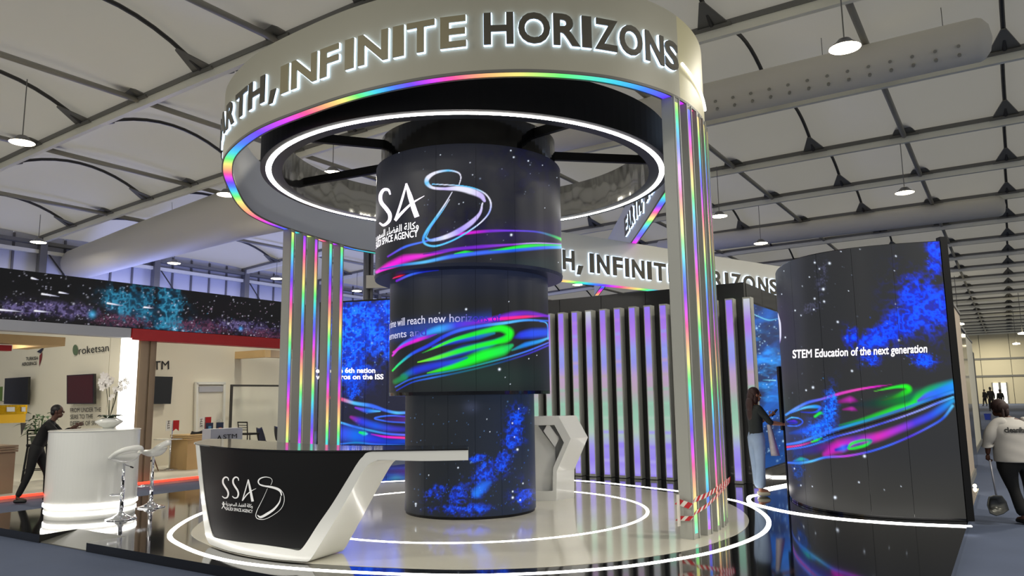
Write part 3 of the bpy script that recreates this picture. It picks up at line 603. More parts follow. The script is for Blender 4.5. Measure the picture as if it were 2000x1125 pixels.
def paint_mid(x, y):
    P = Paint(x, y, (24, 27, 31)); P.addc(lin((10, 20, 52)), np.clip(1 - (y - 530) / 60, 0, 1) * 0.7)
    P.addc(lin((8, 40, 30)) * 0.8, np.exp(-((x - 950) / 110) ** 2 - ((y - 735) / 28) ** 2))
    P.stroke(Z3((178, 160), (230, 142), (270, 135)), [3, 5, 1], [PNK, (255, 30, 60), (90, 0, 60)], 0.6); P.stroke(Z3((205, 182), (300, 140), (400, 115), (515, 103)), [4, 4, 4, 1], [PUR, BLU, DBL, DBL], 0.6)
    P.addc(lin((20, 60, 160)) * 0.8, np.exp(-((y - (648 - (x - 770) * 0.12)) / 14) ** 2) * (x < 960))
    P.stroke(Z3((175, 730), (240, 655), (340, 600), (440, 560), (520, 535), (640, 508), (800, 482), (930, 462), (1060, 430), (1180, 420), (1310, 440)), [3, 5, 8, 10, 12, 12, 8, 10, 10, 8, 4], [MAG, (60, 130, 255), (90, 60, 230), (40, 150, 255), (50, 170, 255), (60, 60, 230), PUR, PUR, PUR, (110, 30, 190), PUR], 0.8)
    P.stroke(Z3((180, 705), (260, 655), (360, 615), (440, 590), (500, 572)), [3, 5, 6, 5, 1], [MAG, (200, 20, 230), MAG, PUR, PUR], 0.7)
    P.stroke(Z3((780, 480), (900, 463), (1000, 457), (1150, 445), (1290, 440)), [2, 5, 6, 5, 2], [PUR, MAG, (255, 20, 160), PNK, PUR], 0.7)
    P.stroke(Z3((175, 840), (230, 785), (320, 715), (440, 655), (560, 585), (680, 540), (840, 510), (1000, 490), (1150, 470), (1310, 475)), [3, 4, 5, 6, 6, 6, 5, 5, 4, 3], [GRN, (40, 220, 160), (40, 80, 240), (30, 50, 230), (40, 70, 240), BLU, BLU, CYA, (70, 160, 255), (40, 100, 230)], 0.6)
    P.stroke(Z3((400, 770), (560, 735), (700, 690), (860, 655), (1010, 590)), [2, 10, 15, 12, 5], [DBL, (30, 50, 190), (25, 60, 190), (20, 110, 190), (15, 140, 90)], 0.9)
    P.stroke(Z3((470, 665), (640, 620), (800, 590), (920, 565)), [4, 9, 9, 4], [DBL, (30, 60, 220), (25, 100, 210), (20, 130, 160)], 0.9)
    P.stroke(Z3((390, 712), (500, 665), (620, 615), (760, 575), (880, 545), (970, 530), (1030, 560), (1010, 605), (930, 630), (800, 660), (650, 700), (500, 745), (360, 778)), [1, 4, 6, 8, 9, 12, 15, 13, 9, 9, 9, 7, 2], [(20, 120, 60), (70, 240, 40), GRN, (20, 230, 50), GRN, (20, 255, 40), (10, 255, 30), (10, 245, 30), (10, 250, 30), GRN, GRN, (90, 240, 50), (120, 230, 40)], 0.6)
    P.stroke(Z3((430, 858), (560, 825), (700, 780), (850, 725), (980, 690), (1050, 655)), [2, 8, 15, 19, 17, 6], [(60, 200, 40), (30, 240, 40), (10, 245, 40), (10, 255, 50), (20, 235, 80), (20, 180, 100)], 0.7)
    P.stroke(Z3((250, 880), (340, 840), (460, 808), (600, 780), (720, 745)), [8, 12, 12, 9, 4], [(20, 130, 110), (25, 50, 220), (30, 50, 210), (30, 70, 220), (20, 110, 160)], 0.8)
    P.stroke(Z3((195, 920), (260, 890), (280, 880)), [9, 11, 4], [(15, 120, 60), (20, 140, 90), (20, 120, 130)], 0.7)
    P.stroke(Z3((1065, 600), (1120, 580), (1200, 568), (1315, 560)), [3, 12, 16, 14], [(20, 20, 110), (40, 60, 230), (40, 80, 240), (30, 80, 230)], 0.7)
    P.stroke(Z3((1250, 478), (1300, 490), (1312, 530), (1314, 610)), [1.5, 2, 2, 2], [BLU, CYA, BLU, CYA], 0.5); P.stroke(Z3((1050, 690), (1150, 650), (1250, 625), (1318, 600)), [3, 8, 6, 3], [(20, 140, 120), (30, 130, 240), (40, 160, 240), CYA], 0.7)
    P.stroke(Z3((195, 960), (300, 905), (420, 875), (560, 850), (720, 818), (880, 778), (1040, 735), (1180, 690), (1315, 635)), [2, 3, 3, 3, 3, 3, 3, 3, 2.5], [(60, 100, 220), (40, 90, 220), (30, 110, 210), (20, 130, 160), (20, 150, 130), (30, 150, 150), (60, 130, 200), BLU, (90, 110, 240)], 0.5)
    P.stroke(Z3((205, 985), (320, 925), (460, 893), (620, 862), (800, 822), (1000, 770), (1180, 712), (1315, 655)), [2, 2.5, 3, 3, 3, 3, 3, 3], [DBL, (30, 70, 200), (40, 110, 230), (20, 90, 140), (20, 110, 110), (20, 60, 130), (60, 50, 180), (70, 60, 210)], 0.6)
    for q, z in (((714, 390), 1.9), ((958, 830), 2.4), ((1027, 334), .9), ((518, 417), .9), ((1232, 727), .8), ((1173, 752), 1), ((1037, 938), .9), ((1000, 888), .8)): (a, b), = Z3(q); P.dot(a, b, z)
    return P.c
def paint_low(x, y):
    P = Paint(x, y, (25, 30, 36)); P.addc(lin((12, 30, 60)), 0.5 * sst(850, 1040, x)); q = Z4((600, 170))[0]; P.addc(lin((60, 65, 90)), 0.5 * np.exp(-((x - q[0]) / 14) ** 2 - ((y - q[1]) / 11) ** 2))
    P.nebula([(955, 922, 48, 24, -0.7), (850, 962, 26, 15, -0.4), (892, 968, 30, 24, 0.3), (935, 956, 26, 14, -0.7), (975, 905, 32, 20, -0.8), (935, 895, 22, 8, -0.2), (1005, 840, 22, 48, 0.2), (900, 995, 60, 12, 0), (1020, 970, 22, 30, 0.2)], (6, 50, 210), (20, 100, 235), 21, 8, 0.47, 0.85)
    P.stroke(Z4((640, 800), (690, 750), (740, 720)), [14, 16, 6], [(30, 130, 255), (30, 110, 245), (25, 90, 220)], 0.95, 0.9)
    P.stars(120, (800, 775, 1042, 1005), 9, (0.5, 0.9), (120, 180, 255), 0.6)
    for q, z in (((195, 878), 1.8), ((195, 893), 1.2), ((505, 613), 1.4), ((940, 480), 2.0), ((905, 832), 2.1), ((905, 787), 1.5), ((980, 728), 1.4), ((903, 287), 1.4), ((918, 388), 1.2), ((590, 990), 1.8), ((960, 850), 1.6), ((290, 668), 1), ((716, 258), .9), ((738, 350), .9), ((950, 181), 1)): (a, b), = Z4(q); P.dot(a, b, z)
    return P.c
tw = thing('screen_tower', 'round three-tier tower of curved screens widening towards the top', 'screen tower', (CX, CY, Z0))
MB().lathe([(0.93, 0.104), (0.93, 0.14)], (CX, CY), 96).build('plinth', m_blackm, tw, world=True)
cyl_screen('lower_screen', 0.945, 0.14, 1.74, paint_low, tw, 170)
MB().lathe([(0.90, 1.74), (1.18, 1.745), (1.185, 1.79)], (CX, CY), 96).build('soffit', m_black, tw, world=True)
cyl_screen('middle_screen', 1.18, 1.79, 3.47, paint_mid, tw, 190)
MB().lathe([(1.15, 3.43), (1.40, 3.435), (1.41, 3.48)], (CX, CY), 96).build('soffit', mat('soffit_blue_black', (30, 38, 62), 0.35), tw, world=True)
cyl_screen('upper_screen', 1.40, 3.48, 5.12, paint_up, tw, 210)
MB().lathe([(1.405, 5.11), (1.33, 5.13), (1.33, 5.56), (1.27, 5.58), (0, 5.58)], (CX, CY), 96).build('cap', m_black, tw, world=True)
def cyl_ray(px, py, r):                       # azimuth and height where the ray meets a drum of the tower
    d = ray(px, py); o = np.array([-CX, -CY]); a = d[:2] @ d[:2]; b = o @ d[:2]; c_ = o @ o - r * r; k = (-b - math.sqrt(b * b - a * c_)) / a
    return math.atan2(k * d[1] - CY, k * d[0] - CX), CH + k * d[2]
def text_cyl(name, s, pA, pB, fA, h, r, m, par, bold=0.01, fade=None):     # fA..1 of the text lies between pixels pA (left) and pB (right)
    v, f = text_mesh(s, 1.0, bold); x0, x1 = v[:, 0].min(), v[:, 0].max(); (aA, zA), (aB, zB) = cyl_ray(*pA, r), cyl_ray(*pB, r)
    t = (v[:, 0] - x0) / (x1 - x0); k = (t - fA) / (1 - fA); A = aA + (aB - aA) * k; Z = zB + v[:, 1] / 0.73 * h
    cl = None if fade is None else np.array([lin((225, 225, 250)) * (1 - w_) + lin((50, 40, 190)) * w_ for w_ in sst(fade, fade + 0.25, t)])
    return mesh_obj(name, np.c_[CX + (r + .004) * np.cos(A), CY + (r + .004) * np.sin(A), Z], f, m if fade is None else m_pic, par, world=True, cols=cl)
m_txt = mat('lit_white_text', (255, 255, 255), 0.5, emit=0.95, ecol=(250, 246, 255)); m_txp = mat('lit_lilac_text', (255, 255, 255), 0.5, emit=0.9, ecol=(240, 222, 250))
# big initials on the upper tier: drawn shapes
def poly_cyl(name, strokes, r, m, par):
    b = MB()
    for pts, wd in strokes:
        k = catmull(pts, 8); Wd = np.interp(np.linspace(0, 1, len(k)), np.linspace(0, 1, len(wd)), wd); N = normals2(k); L = k + N * Wd[:, None] / 2; R_ = k - N * Wd[:, None] / 2
        vs = []
        for p in list(L) + list(R_): a, z = cyl_ray(p[0], p[1], r); vs.append((CX + (r + .005) * math.cos(a), CY + (r + .005) * math.sin(a), z))
        n = len(L); b.add(vs, [(i, i + 1, n + i + 1, n + i) for i in range(n - 1)])
    return b.build(name, m, par, world=True)
poly_cyl('lettering', [(Z2((208, 530), (195, 500), (165, 500), (145, 535), (150, 580), (185, 625), (205, 660), (200, 700), (165, 728), (138, 712)), [3, 5, 6, 7, 7.5, 8, 7.5, 6.5, 5, 3])], 1.4, m_txp, tw)
poly_cyl('lettering', [(Z2((310, 458), (335, 540), (360, 620), (380, 675)), [4, 9, 10, 10]), (Z2((312, 458), (290, 540), (262, 630), (238, 695)), [3, 4.5, 4.5, 3.5]), (Z2((238, 697), (290, 640), (350, 585), (428, 538)), [6, 5, 4, 1])], 1.4, m_txp, tw)
AR = '\ufee9\ufef3\ufea9\ufeee\ufecc\ufeb4\ufedf\ufe8d \ufe80\ufe8e\ufec0\ufed4\ufedf\ufe8d \ufe94\ufedf\ufe8e\ufedb\ufeed'
text_cyl('caption', 'SAUDI SPACE AGENCY', (738, 481.5), (817, 462), 0.12, 0.10, 1.4, m_txt, tw, 0.012)
text_cyl('caption', AR, (737, 465), (818, 446), 0.10, 0.10, 1.4, m_txt, tw, 0.01)
m_tx2 = mat('lit_text_soft', (255, 255, 255), 0.5, emit=0.8, ecol=(235, 235, 255))
text_cyl('caption', 'our time will reach new horizons of', (766, 643), (978, 629), 0.16, 0.115, 1.18, m_tx2, tw, 0.004, fade=0.6)
text_cyl('caption', 'achievements and', (765, 664), (833, 655), 0.44, 0.105, 1.18, m_tx2, tw, 0.002, fade=0.7)

# ------------------------------------------------------------------ iridescent posts
def post(par, p, t, d, w, z1, phase, per, both=True, sw=0.044):     # p outer corner; t tangent; d inward; w size
    t = np.array([*t, 0.0]); n = np.array([*d, 0.0]); c = np.array([p[0], p[1], (Z0 + z1) / 2]) + t * 0.075 + n * w / 2
    b = MB().box(c, (0.15, w, z1 - Z0), t, n).build('post', m_grey, par, world=True)
    zz = np.linspace(Z0 + 0.06, z1 - 0.06, 90)
    for s in ((-1, 1) if both else (-1,)):
        vs = []; cc = []; o = c + n * s * (w / 2 + 0.004); o[2] = 0
        fr = MB(); 
        for q in (-1, 1): fr.box((o + t * q * 0.062) + np.array([0, 0, (Z0 + z1) / 2]) + n * s * 0.003, (0.018, 0.012, z1 - Z0), t, n)
        g = fr.build('channel_edge', m_grey, b); L = np.array(par.location); g.data.transform(Matrix.Translation(tuple(-L)))
        for z in zz:
            for q in (-1, 1): vs.append(o + t * q * sw + np.array([0, 0, z])); cc.append(rainbow(-z / per + phase))
        fs = [(2 * i, 2 * i + 1, 2 * i + 3, 2 * i + 2) for i in range(len(zz) - 1)]
        g = mesh_obj('light_strip', np.array(vs) - L, fs, m_rb, b, cols=np.array(cc))
    return b
pr = thing('right_post_row', 'row of five grey posts with rainbow light strips on the right', 'post row', (2.3, 9.2, Z0))
RP = [(1.98, 8.73), (2.19, 8.97), (2.37, 9.22), (2.52, 9.49), (2.63, 9.75)]
for i, p in enumerate(RP):
    a = np.array(RP[min(i + 1, 4)]) - np.array(RP[max(i - 1, 0)]); a /= np.linalg.norm(a); post(pr, p, a, (-a[1], a[0]), 0.15, 5.29, [0.31, 0.69, 0.2, 0.24, 0.2][i], 1.6, sw=0.034)
pf = thing('left_post_row', 'row of five grey posts with rainbow light strips behind the desk on the left', 'post row', (-4.4, 16.7, Z0))
for i, x in enumerate([553, 577, 601, 628, 652]):
    k = hit_curve(x, 462, -0.03, near=False); j = int(k[1]); T = HC2[j] - HC2[j + 1]; T /= np.linalg.norm(T); p = HC2[j] + HN[j] * 0.03
    post(pf, p, T * 1.0, HN[j], 0.17, 5.29, [0.5, 0.01, 0.03, 0.6, 0.58][i], 2.1)
# hazard tape round the right posts
tp = thing('hazard_tape', 'red and white striped tape wrapped round the foot of the right posts', 'tape', (2.2, 9.1, 0.5))
m_tr = mat('tape_red', (190, 25, 35), 0.4); m_tw = mat('tape_white', (222, 218, 210), 0.4)
def tape(pts, h):
    P = np.array([atplane(x, y, (0.76, -0.65, 0), 0.76 * 1.98 - 0.65 * 8.73 + 0.03) if i else None for i, (x, y) in enumerate(pts)][1:]) if False else None
for (ya, yb, h) in ((1000, 985, 0.06), (1020, 998, 0.055)):
    C3 = [np.array([1.83, 8.80]), np.array([1.965, 8.70]), np.array([2.02, 8.76]), np.array([2.21, 8.94]), np.array([2.40, 9.19]), np.array([2.56, 9.46]), np.array([2.70, 9.72])]
    zs = [0.48, 0.44, 0.50, 0.53, 0.57, 0.60, 0.62] if ya == 1000 else [0.30, 0.31, 0.36, 0.42, 0.50, 0.56, 0.61]
    Q, tt = resample(np.c_[np.array(C3), zs], 0.012); red = []; whi = []
    for i in range(len(Q) - 1): (red if (i % 9) < 5 else whi).append(i)
    for ids, mm in ((red, m_tr), (whi, m_tw)):
        b = MB(); sk = 0.028
        for i in ids:
            p, q = Q[i], Q[i + 1]; s = (q - p) / np.linalg.norm(q - p) * sk * np.array([1, 1, 0])
            b.add([p - s, q - s, q + s + (0, 0, h), p + s + (0, 0, h)], [(0, 1, 2, 3)])
        b.build('tape_band', mm, tp, world=True)
MB().box((1.835, 8.755, 0.42), (0.012, 0.05, 0.34), (0.76, -0.65, 0), (0.65, 0.76, 0)).build('tape_band', m_tw, tp, world=True)

# ------------------------------------------------------------------ reception desk
dk = thing('reception_desk', 'white reception desk with a black curved front and slanted side leg', 'desk', (-2.4, 8.6, Z0))
FB_ = catmull([(-4.16, 10.5), (-4.08, 9.95), (-3.89, 9.40), (-3.2, 8.53), (-2.6, 8.04), (-2.05, 7.79), (-1.43, 7.71), (-0.46, 7.73), (0.3, 7.78)], 14); FP, FPS = resample(FB_, 0.02); FPN = normals2(FP)
def onf(x, y):
    k = hit_curve(x, y, 0.0, FP, FPN); return (k[1], k[2])
Z6 = lambda *p: [(360 + x / 3.448, 820 + y / 3.448) for x, y in p]
OP = [onf(*q) for q in Z6((76, 155), (80, 220), (98, 400), (115, 560), (133, 720), (150, 800), (190, 880), (300, 922), (500, 962), (640, 982), (740, 990), (790, 983), (840, 950), (920, 830), (1000, 700), (1100, 525), (1200, 350), (1240, 303), (1290, 276), (1340, 270), (1600, 268), (1912, 262))]
IP = [onf(*q) for q in Z6((100, 162), (106, 220), (122, 400), (142, 560), (165, 690), (183, 755), (200, 790), (300, 812), (500, 838), (640, 858), (720, 872), (762, 880), (790, 868), (830, 815), (900, 705), (1000, 560), (1120, 365), (1160, 300), (1200, 250), (1270, 207), (1600, 199), (1912, 197))]
DT = 1.185
OP = np.array(OP); IP = np.array(IP); OP[:, 1] = np.clip(OP[:, 1], Z0, DT); IP[:, 1] = np.clip(IP[:, 1], Z0, DT); OP[0, 1] = IP[0, 1] = IP[20, 1] = IP[21, 1] = IP[19, 1] = DT; OP[7:11, 1] = Z0 + 0.012; OP[20:, 1] = DT - 0.1
OPf = catmull(OP, 5); IPf = catmull(IP, 5); OPf[:, 1] = np.clip(OPf[:, 1], Z0 + 0.012, DT); IPf[:, 1] = np.clip(IPf[:, 1], Z0, DT)
def FPt(s, off=0.0):
    s = np.clip(s, 0, len(FP) - 1.001); a = np.asarray(s).astype(int); t = (np.asarray(s) - a)[..., None]; return FP[a] * (1 - t) + FP[a + 1] * t - (FPN[a] * (1 - t) + FPN[a + 1] * t) * np.asarray(off)[..., None]
def Dv(s):
    f = np.clip(np.asarray(s) / len(FP), 0, 1)[..., None]; n = FPN[np.clip(np.asarray(s).astype(int), 0, len(FP) - 1)] * 0.55; D0 = n * (1 - f ** 1.5) + np.array([0.31, 0.50]) * f ** 1.5; g = sst(OP[18, 0], OP[20, 0], np.asarray(s))[..., None]; return D0 * (1 - g) + np.array([-0.03, 0.52]) * g
o3 = np.c_[FPt(OPf[:, 0]), OPf[:, 1]]; i3 = np.c_[FPt(IPf[:, 0]), IPf[:, 1]]; ob = o3.copy(); ob[:, :2] += Dv(OPf[:, 0]); ib = i3.copy(); ib[:, :2] += Dv(IPf[:, 0]); n = len(o3)
fs = []
for i in range(n - 1): fs += [(n + i, n + i + 1, i + 1, i), (i, i + 1, 2 * n + i + 1, 2 * n + i), (2 * n + i, 2 * n + i + 1, 3 * n + i + 1, 3 * n + i), (3 * n + i, 3 * n + i + 1, n + i + 1, n + i)]
fs += [(n - 1, 2 * n - 1, 4 * n - 1, 3 * n - 1), (0, 2 * n, 3 * n, n)]
fr = mesh_obj('frame', np.r_[o3, i3, ob, ib], fs, m_white, dk, world=True, smooth=True); md_ = fr.modifiers.new('e', 'EDGE_SPLIT'); md_.split_angle = 0.7
jl = 6 * 5; L_ = IPf[:jl + 1]; R_ = IPf[12 * 5:19 * 5 + 1]; B_ = IPf[jl:12 * 5 + 1]
vs = []; nc = 30; zz = np.linspace(0, 1, 26)
for t in zz:
    lz = L_[0, 1] + (L_[-1, 1] - L_[0, 1]) * t; l = np.interp(t, np.linspace(0, 1, len(L_)), (L_[0, 1] - L_[:, 1]) / (L_[0, 1] - L_[-1, 1])) if False else None
    sl = np.interp(-lz, -L_[:, 1], L_[:, 0]); rz0 = B_[-1, 1]; rz = DT + (rz0 - DT) * t; sr = np.interp(rz, R_[:, 1], R_[:, 0])
    for k in range(nc + 1):
        q = k / nc; s_ = sl + (sr - sl) * q; z_ = lz + (rz - lz) * q; p = FPt(np.array([s_]), np.array([-0.006]))[0]; vs.append((*p, z_))
fs = [(r_ * (nc + 1) + k, (r_ + 1) * (nc + 1) + k, (r_ + 1) * (nc + 1) + k + 1, r_ * (nc + 1) + k + 1) for r_ in range(25) for k in range(nc)]
mesh_obj('front_panel', vs, fs, m_blackm, dk, world=True, smooth=True)
se = OP[-1, 0]; ss = np.linspace(1, se, 60); A = FPt(ss, np.full(60, 0.006)); bk = catmull([(-4.17, 10.52), (-3.7, 10.3), (-3.0, 9.55), (-1.96, 8.62), (-1.18, 8.36), (-0.495, 8.28)], 12); bk = resample(bk, 0.01)[0]; bk = bk[np.linspace(0, len(bk) - 1, 60).astype(int)]
for nm, z0_, z1_, mm, sh in (('top', DT, DT + 0.014, m_black, 0), ('under_top', DT - 0.09, DT - 0.001, m_white, 1)):
    a_ = A if not sh else A + (bk - A) * 0.03; b_ = bk if not sh else A + (bk - A) * 0.98
    if sh: a_, b_ = a_[40:], b_[40:]
    k = len(a_); vs = [(*p, z0_) for p in a_] + [(*p, z0_) for p in b_] + [(*p, z1_) for p in a_] + [(*p, z1_) for p in b_]; fs = [(0, k, 3 * k, 2 * k), (k - 1, 3 * k - 1, 4 * k - 1, 2 * k - 1)]
    for i in range(k - 1): fs += [(i, i + 1, k + i + 1, k + i), (2 * k + i, 3 * k + i, 3 * k + i + 1, 2 * k + i + 1), (i, 2 * k + i, 2 * k + i + 1, i + 1), (k + i, k + i + 1, 3 * k + i + 1, 3 * k + i)]
    mesh_obj(nm, vs, fs, mm, dk, world=True)
ss = np.linspace(4, OP[9, 0] - 6, 40); A = FPt(ss, np.full(40, -0.5)); mb = MB(); vs = [(*p, z) for z in (Z0 + 0.02, DT - 0.02) for p in A]; mb.add(vs, [(i, i + 1, 41 + i, 40 + i) for i in range(39)]).build('back_panel', m_whitem, dk, world=True)
# emblem and lettering on the black front
def front_map(x, y, off=0.012):
    k = hit_curve(x, y, off, FP, FPN); p = FPt(np.array([k[1]]), np.array([off]))[0]; return (p[0], p[1], k[2])
def stroke_mesh(name, strokes, mp, m, par):
    b = MB()
    for pts, wd in strokes:
        k = catmull(pts, 6); Wd = np.interp(np.linspace(0, 1, len(k)), np.linspace(0, 1, len(wd)), wd); N = normals2(k); L = k + N * Wd[:, None] / 2; R2 = k - N * Wd[:, None] / 2
        vs = [mp(*p) for p in list(L) + list(R2)]; n = len(L); b.add(vs, [(i, i + 1, n + i + 1, n + i) for i in range(n - 1)])
    return b.build(name, m, par, world=True)
m_sil = mat('silver_lettering', (235, 235, 232), 0.3, 0.2, emit=0.25, ecol=(230, 230, 228))
emb = lambda o: [(360 + (o[0]) / 3.448, 820 + o[1] / 3.448)]
def S_(x0): return Z6((x0 + 42, 410), (x0 + 38, 393), (x0 + 22, 386), (x0 + 6, 400), (x0 + 5, 425), (x0 + 18, 450), (x0 + 34, 475), (x0 + 40, 500), (x0 + 32, 522), (x0 + 14, 526), (x0 - 1, 514))
stroke_mesh('lettering', [(S_(256), [1.5, 2.4, 3, 3.4, 3.6, 3.4, 3, 2.4, 1.5])], front_map, m_sil, dk); stroke_mesh('lettering', [(S_(324), [1.5, 2.4, 3, 3.4, 3.6, 3.4, 3, 2.4, 1.5])], front_map, m_sil, dk)
stroke_mesh('lettering', [(Z6((430, 402), (440, 450), (450, 500), (460, 550)), [2.5, 4, 4.6, 5]), (Z6((430, 402), (418, 450), (402, 505), (390, 545)), [1.5, 2, 2, 1.8]), (Z6((390, 545), (420, 505), (450, 480), (484, 462)), [2, 2.2, 1.8, .5])], front_map, m_sil, dk)
stroke_mesh('emblem', [(Z6((582, 440), (592, 412), (580, 392), (545, 385), (510, 396), (498, 418), (515, 440), (560, 450), (610, 460), (645, 480), (655, 510)), [.6, .8, 1, 1.6, 2.4, 2.6, 2, 2.6, 4, 3.8, 2]),
    (Z6((500, 430), (540, 442), (590, 448), (640, 465), (668, 500), (672, 550), (650, 600), (600, 640), (545, 668), (500, 668), (482, 650), (490, 610), (530, 530), (560, 462)), [.7, .8, .8, 1, 1, 1, .9, 1, 1, 1.4, 1.4, 1.2, .8, .5]),
    (Z6((650, 512), (640, 555), (605, 600), (560, 632), (515, 655), (492, 642)), [1, 2.6, 4, 5, 4.4, 1.5])], front_map, m_sil, dk)
def text_px(name, s, x0, y0, x1, y1, hpx, mp, m, par, bold=0.015):
    v, f = text_mesh(s, 1.0, bold); a, b = v[:, 0].min(), v[:, 0].max(); t = (v[:, 0] - a) / (b - a)
    P = [mp(x0 + (x1 - x0) * k, y0 + (y1 - y0) * k - yy / 0.73 * hpx) for k, yy in zip(t, v[:, 1])]; return mesh_obj(name, P, f, m, par, world=True)
text_px('caption', 'SAUDI SPACE AGENCY', 440.8, 996, 493.5, 1002, 6.4, front_map, m_sil, dk)
text_px('caption', '\ufe94\ufef3\ufea9\ufeee\ufecc\ufeb4\ufedf\ufe8d \ufe80\ufe8e\ufec0\ufed4\ufedf\ufe8d \ufe94\ufedf\ufe8e\ufedb\ufeed', 440.8, 987, 493.5, 991.5, 7.0, front_map, m_sil, dk)
stroke_mesh('small_crest', [(Z6((263, 552), (264, 580)), [3, 1]), (Z6((252, 598), (264, 578), (275, 562)), [1.4, 1.6, 1]), (Z6((277, 600), (264, 578), (254, 562)), [1.4, 1.6, 1])], front_map, m_sil, dk)

# ------------------------------------------------------------------ sculpted white podium
po = thing('faceted_podium', 'white faceted podium with a bent side standing behind the tower', 'podium', (0.6, 12.3, Z0))
Z5 = lambda *p: [(760 + x / 3.75, 750 + y / 3.75) for x, y in p]
def on_y(x, y, Y): return tuple(aty(x, y, Y))
prof = [on_y(x, y, 12.10) for x, y in Z5((1225, 860), (1228, 640), (1330, 400), (1240, 235), (1000, 238), (880, 400), (960, 640), (960, 860))]
prof = [(p[0], p[1], max(p[2], Z0)) for p in prof]; prof[0] = (prof[0][0], prof[0][1], Z0); prof[-1] = (prof[-1][0], prof[-1][1], Z0)
b = MB(); n = len(prof); P = [np.array(p) for p in prof]; cc = sum(P) / n; D = np.array([0.30, 0.30, 0])
fr_in = [p + (np.array([cc[0], p[1], cc[2]]) - p) * 0.22 for p in P]; fr_in2 = [p + np.array([0.02, 0.22, -0.03]) for p in fr_in]; bkp = [p + D for p in P]
vs = P + fr_in + fr_in2 + bkp; fs = []
for i in range(n):
    j = (i + 1) % n; fs += [(i, j, n + j, n + i), (n + i, n + j, 2 * n + j, 2 * n + i), (j, i, 3 * n + i, 3 * n + j)]
fs.append(tuple(3 * n + i for i in range(n))); b.add(vs, fs).build('shell', m_white, po, world=True)
cb = [(p[0], p[1] + 0.15, min(p[2], 1.02)) for p in fr_in]
q = [on_y(x, y, 12.22) for x, y in Z5((1120, 345), (1215, 470), (1225, 640), (1222, 855), (960, 855), (960, 300), (1090, 300))]; q = [(a, b_, max(c_, Z0 + .01)) for a, b_, c_ in q]
MB().extr(q, (0, 0.15, 0)).build('inner_cabinet', m_white, po, world=True)
q = [on_y(x, y, 12.14) for x, y in Z5((1130, 345), (1165, 285), (1245, 400), (1215, 465))]; MB().extr(q, (0, 0.2, 0)).build('inner_facet', m_white, po, world=True)

# ------------------------------------------------------------------ black wall with light fins
wa = thing('fin_wall', 'black partition wall carrying upright pastel light fins', 'partition', H(14.1, 6.5, Z0))
m_wallg = mat('wall_black_panel', (30, 30, 29), 0.3, coat=0.2)
pv = np.linspace(8.95, 4.0, 6)
for i in range(5): MB().hbox(14.10, 14.22, pv[i + 1] + 0.006, pv[i] - 0.006, Z0, 3.78).build('panel', m_wallg, wa, world=True)
pu = np.linspace(14.24, 18.6, 5)
for i in range(4): MB().hbox(pu[i] + .006, pu[i + 1] - .006, 4.0, 4.12, Z0, 3.78).build('panel', m_wallg, wa, world=True)
fc = [lin(c) for c in ((150, 125, 245), (165, 120, 235), (180, 130, 235), (150, 160, 240), (150, 150, 235), (190, 160, 200), (185, 165, 180), (150, 190, 170), (150, 200, 175), (175, 200, 185), (160, 150, 235), (150, 130, 240), (175, 165, 240))]
for k in range(-1, 14):
    v = 8.15 - 0.3262 * k; fn = MB().hbox(13.90, 14.09, v - 0.075, v + 0.075, Z0 + 0.005, 3.47).build('fin', m_grey, wa, world=True)
    zz = np.linspace(0.16, 3.44, 60); T = (3.44 - zz) / 3.28 * 12; ccs = []
    for t in T:
        i = min(int(t + (k % 3) * 0.12), 11); f_ = min(t - int(t), 1); ccs.append(fc[i] * (1 - f_) + fc[i + 1] * f_)
    if k in (3, 13): ccs = [c * (1 - w_) + lin((205, 210, 215)) * w_ for c, w_ in zip(ccs, np.clip(1 - np.abs(T - 0.0) / 1.6, 0, 1))]
    vs = []; cc2 = []
    for z, c in zip(zz, ccs):
        for s in (-1, 1): vs.append(np.array(H(13.896, v + s * 0.058, z)) - np.array(wa.location)); cc2.append(c)
    mesh_obj('light_face', vs, [(2 * i, 2 * i + 2, 2 * i + 3, 2 * i + 1) for i in range(59)], attr_mat('fin_light', 0.95) if 'fin_light' not in MATS else MATS['fin_light'], fn, cols=np.array(cc2))
def plane_screen(name, o, ex, w, z0, z1, paint, par, nx, nz, m=None):
    o = np.array(o, float); ex = np.array(ex, float); X, Z = np.meshgrid(np.linspace(0, w, nx), np.linspace(z0, z1, nz)); P = o[None, None] + X[..., None] * ex + np.stack([0 * X, 0 * X, Z], -1); P = P.reshape(-1, 3)
    px = proj(P); cols = paint(px[:, 0], px[:, 1]); i = np.arange(nz - 1)[:, None] * nx; j = np.arange(nx - 1)[None]; F = np.stack([i + j, i + j + 1, i + nx + j + 1, i + nx + j], -1).reshape(-1, 4)
    return mesh_obj(name, P, F, m or m_pic, par, world=True, cols=cols)
def paint_blue(x, y):
    P = Paint(x, y, (8, 40, 92)); n_ = fbm(x / 26 + y / 60, y / 22, 31, 5); P.over(lin((12, 92, 190)), sst(0.3, 0.75, n_)); P.addc(lin((30, 150, 235)), sst(0.5, 0.8, fbm(x / 30, y / 13, 33, 5)) * np.exp(-((y - 720) / 70) ** 2) * 0.9); P.over(lin((8, 60, 120)), sst(820, 900, y) * 0.7)
    P.stars(160, (1462, 600, 1540, 905), 12, (0.5, 1.1), (190, 235, 255), 1.0); P.stroke([(1490, 742), (1515, 743)], [1, 2], [(60, 180, 230), (150, 230, 255)], 0.8); P.stroke([(1468, 612), (1500, 625), (1520, 622)], [1.5, 2.5, 1], [(130, 210, 240), (90, 190, 235), (60, 150, 220)], 0.8); return P.c
sb = thing('blue_side_screen', 'tall deep blue starry screen on the side of the black wall behind the woman', 'screen', H(16.6, 3.98, 0.3))
MB().hbox(14.4, 18.5, 3.95, 3.995, 0.28, 3.44).build('housing', m_black, sb, world=True)
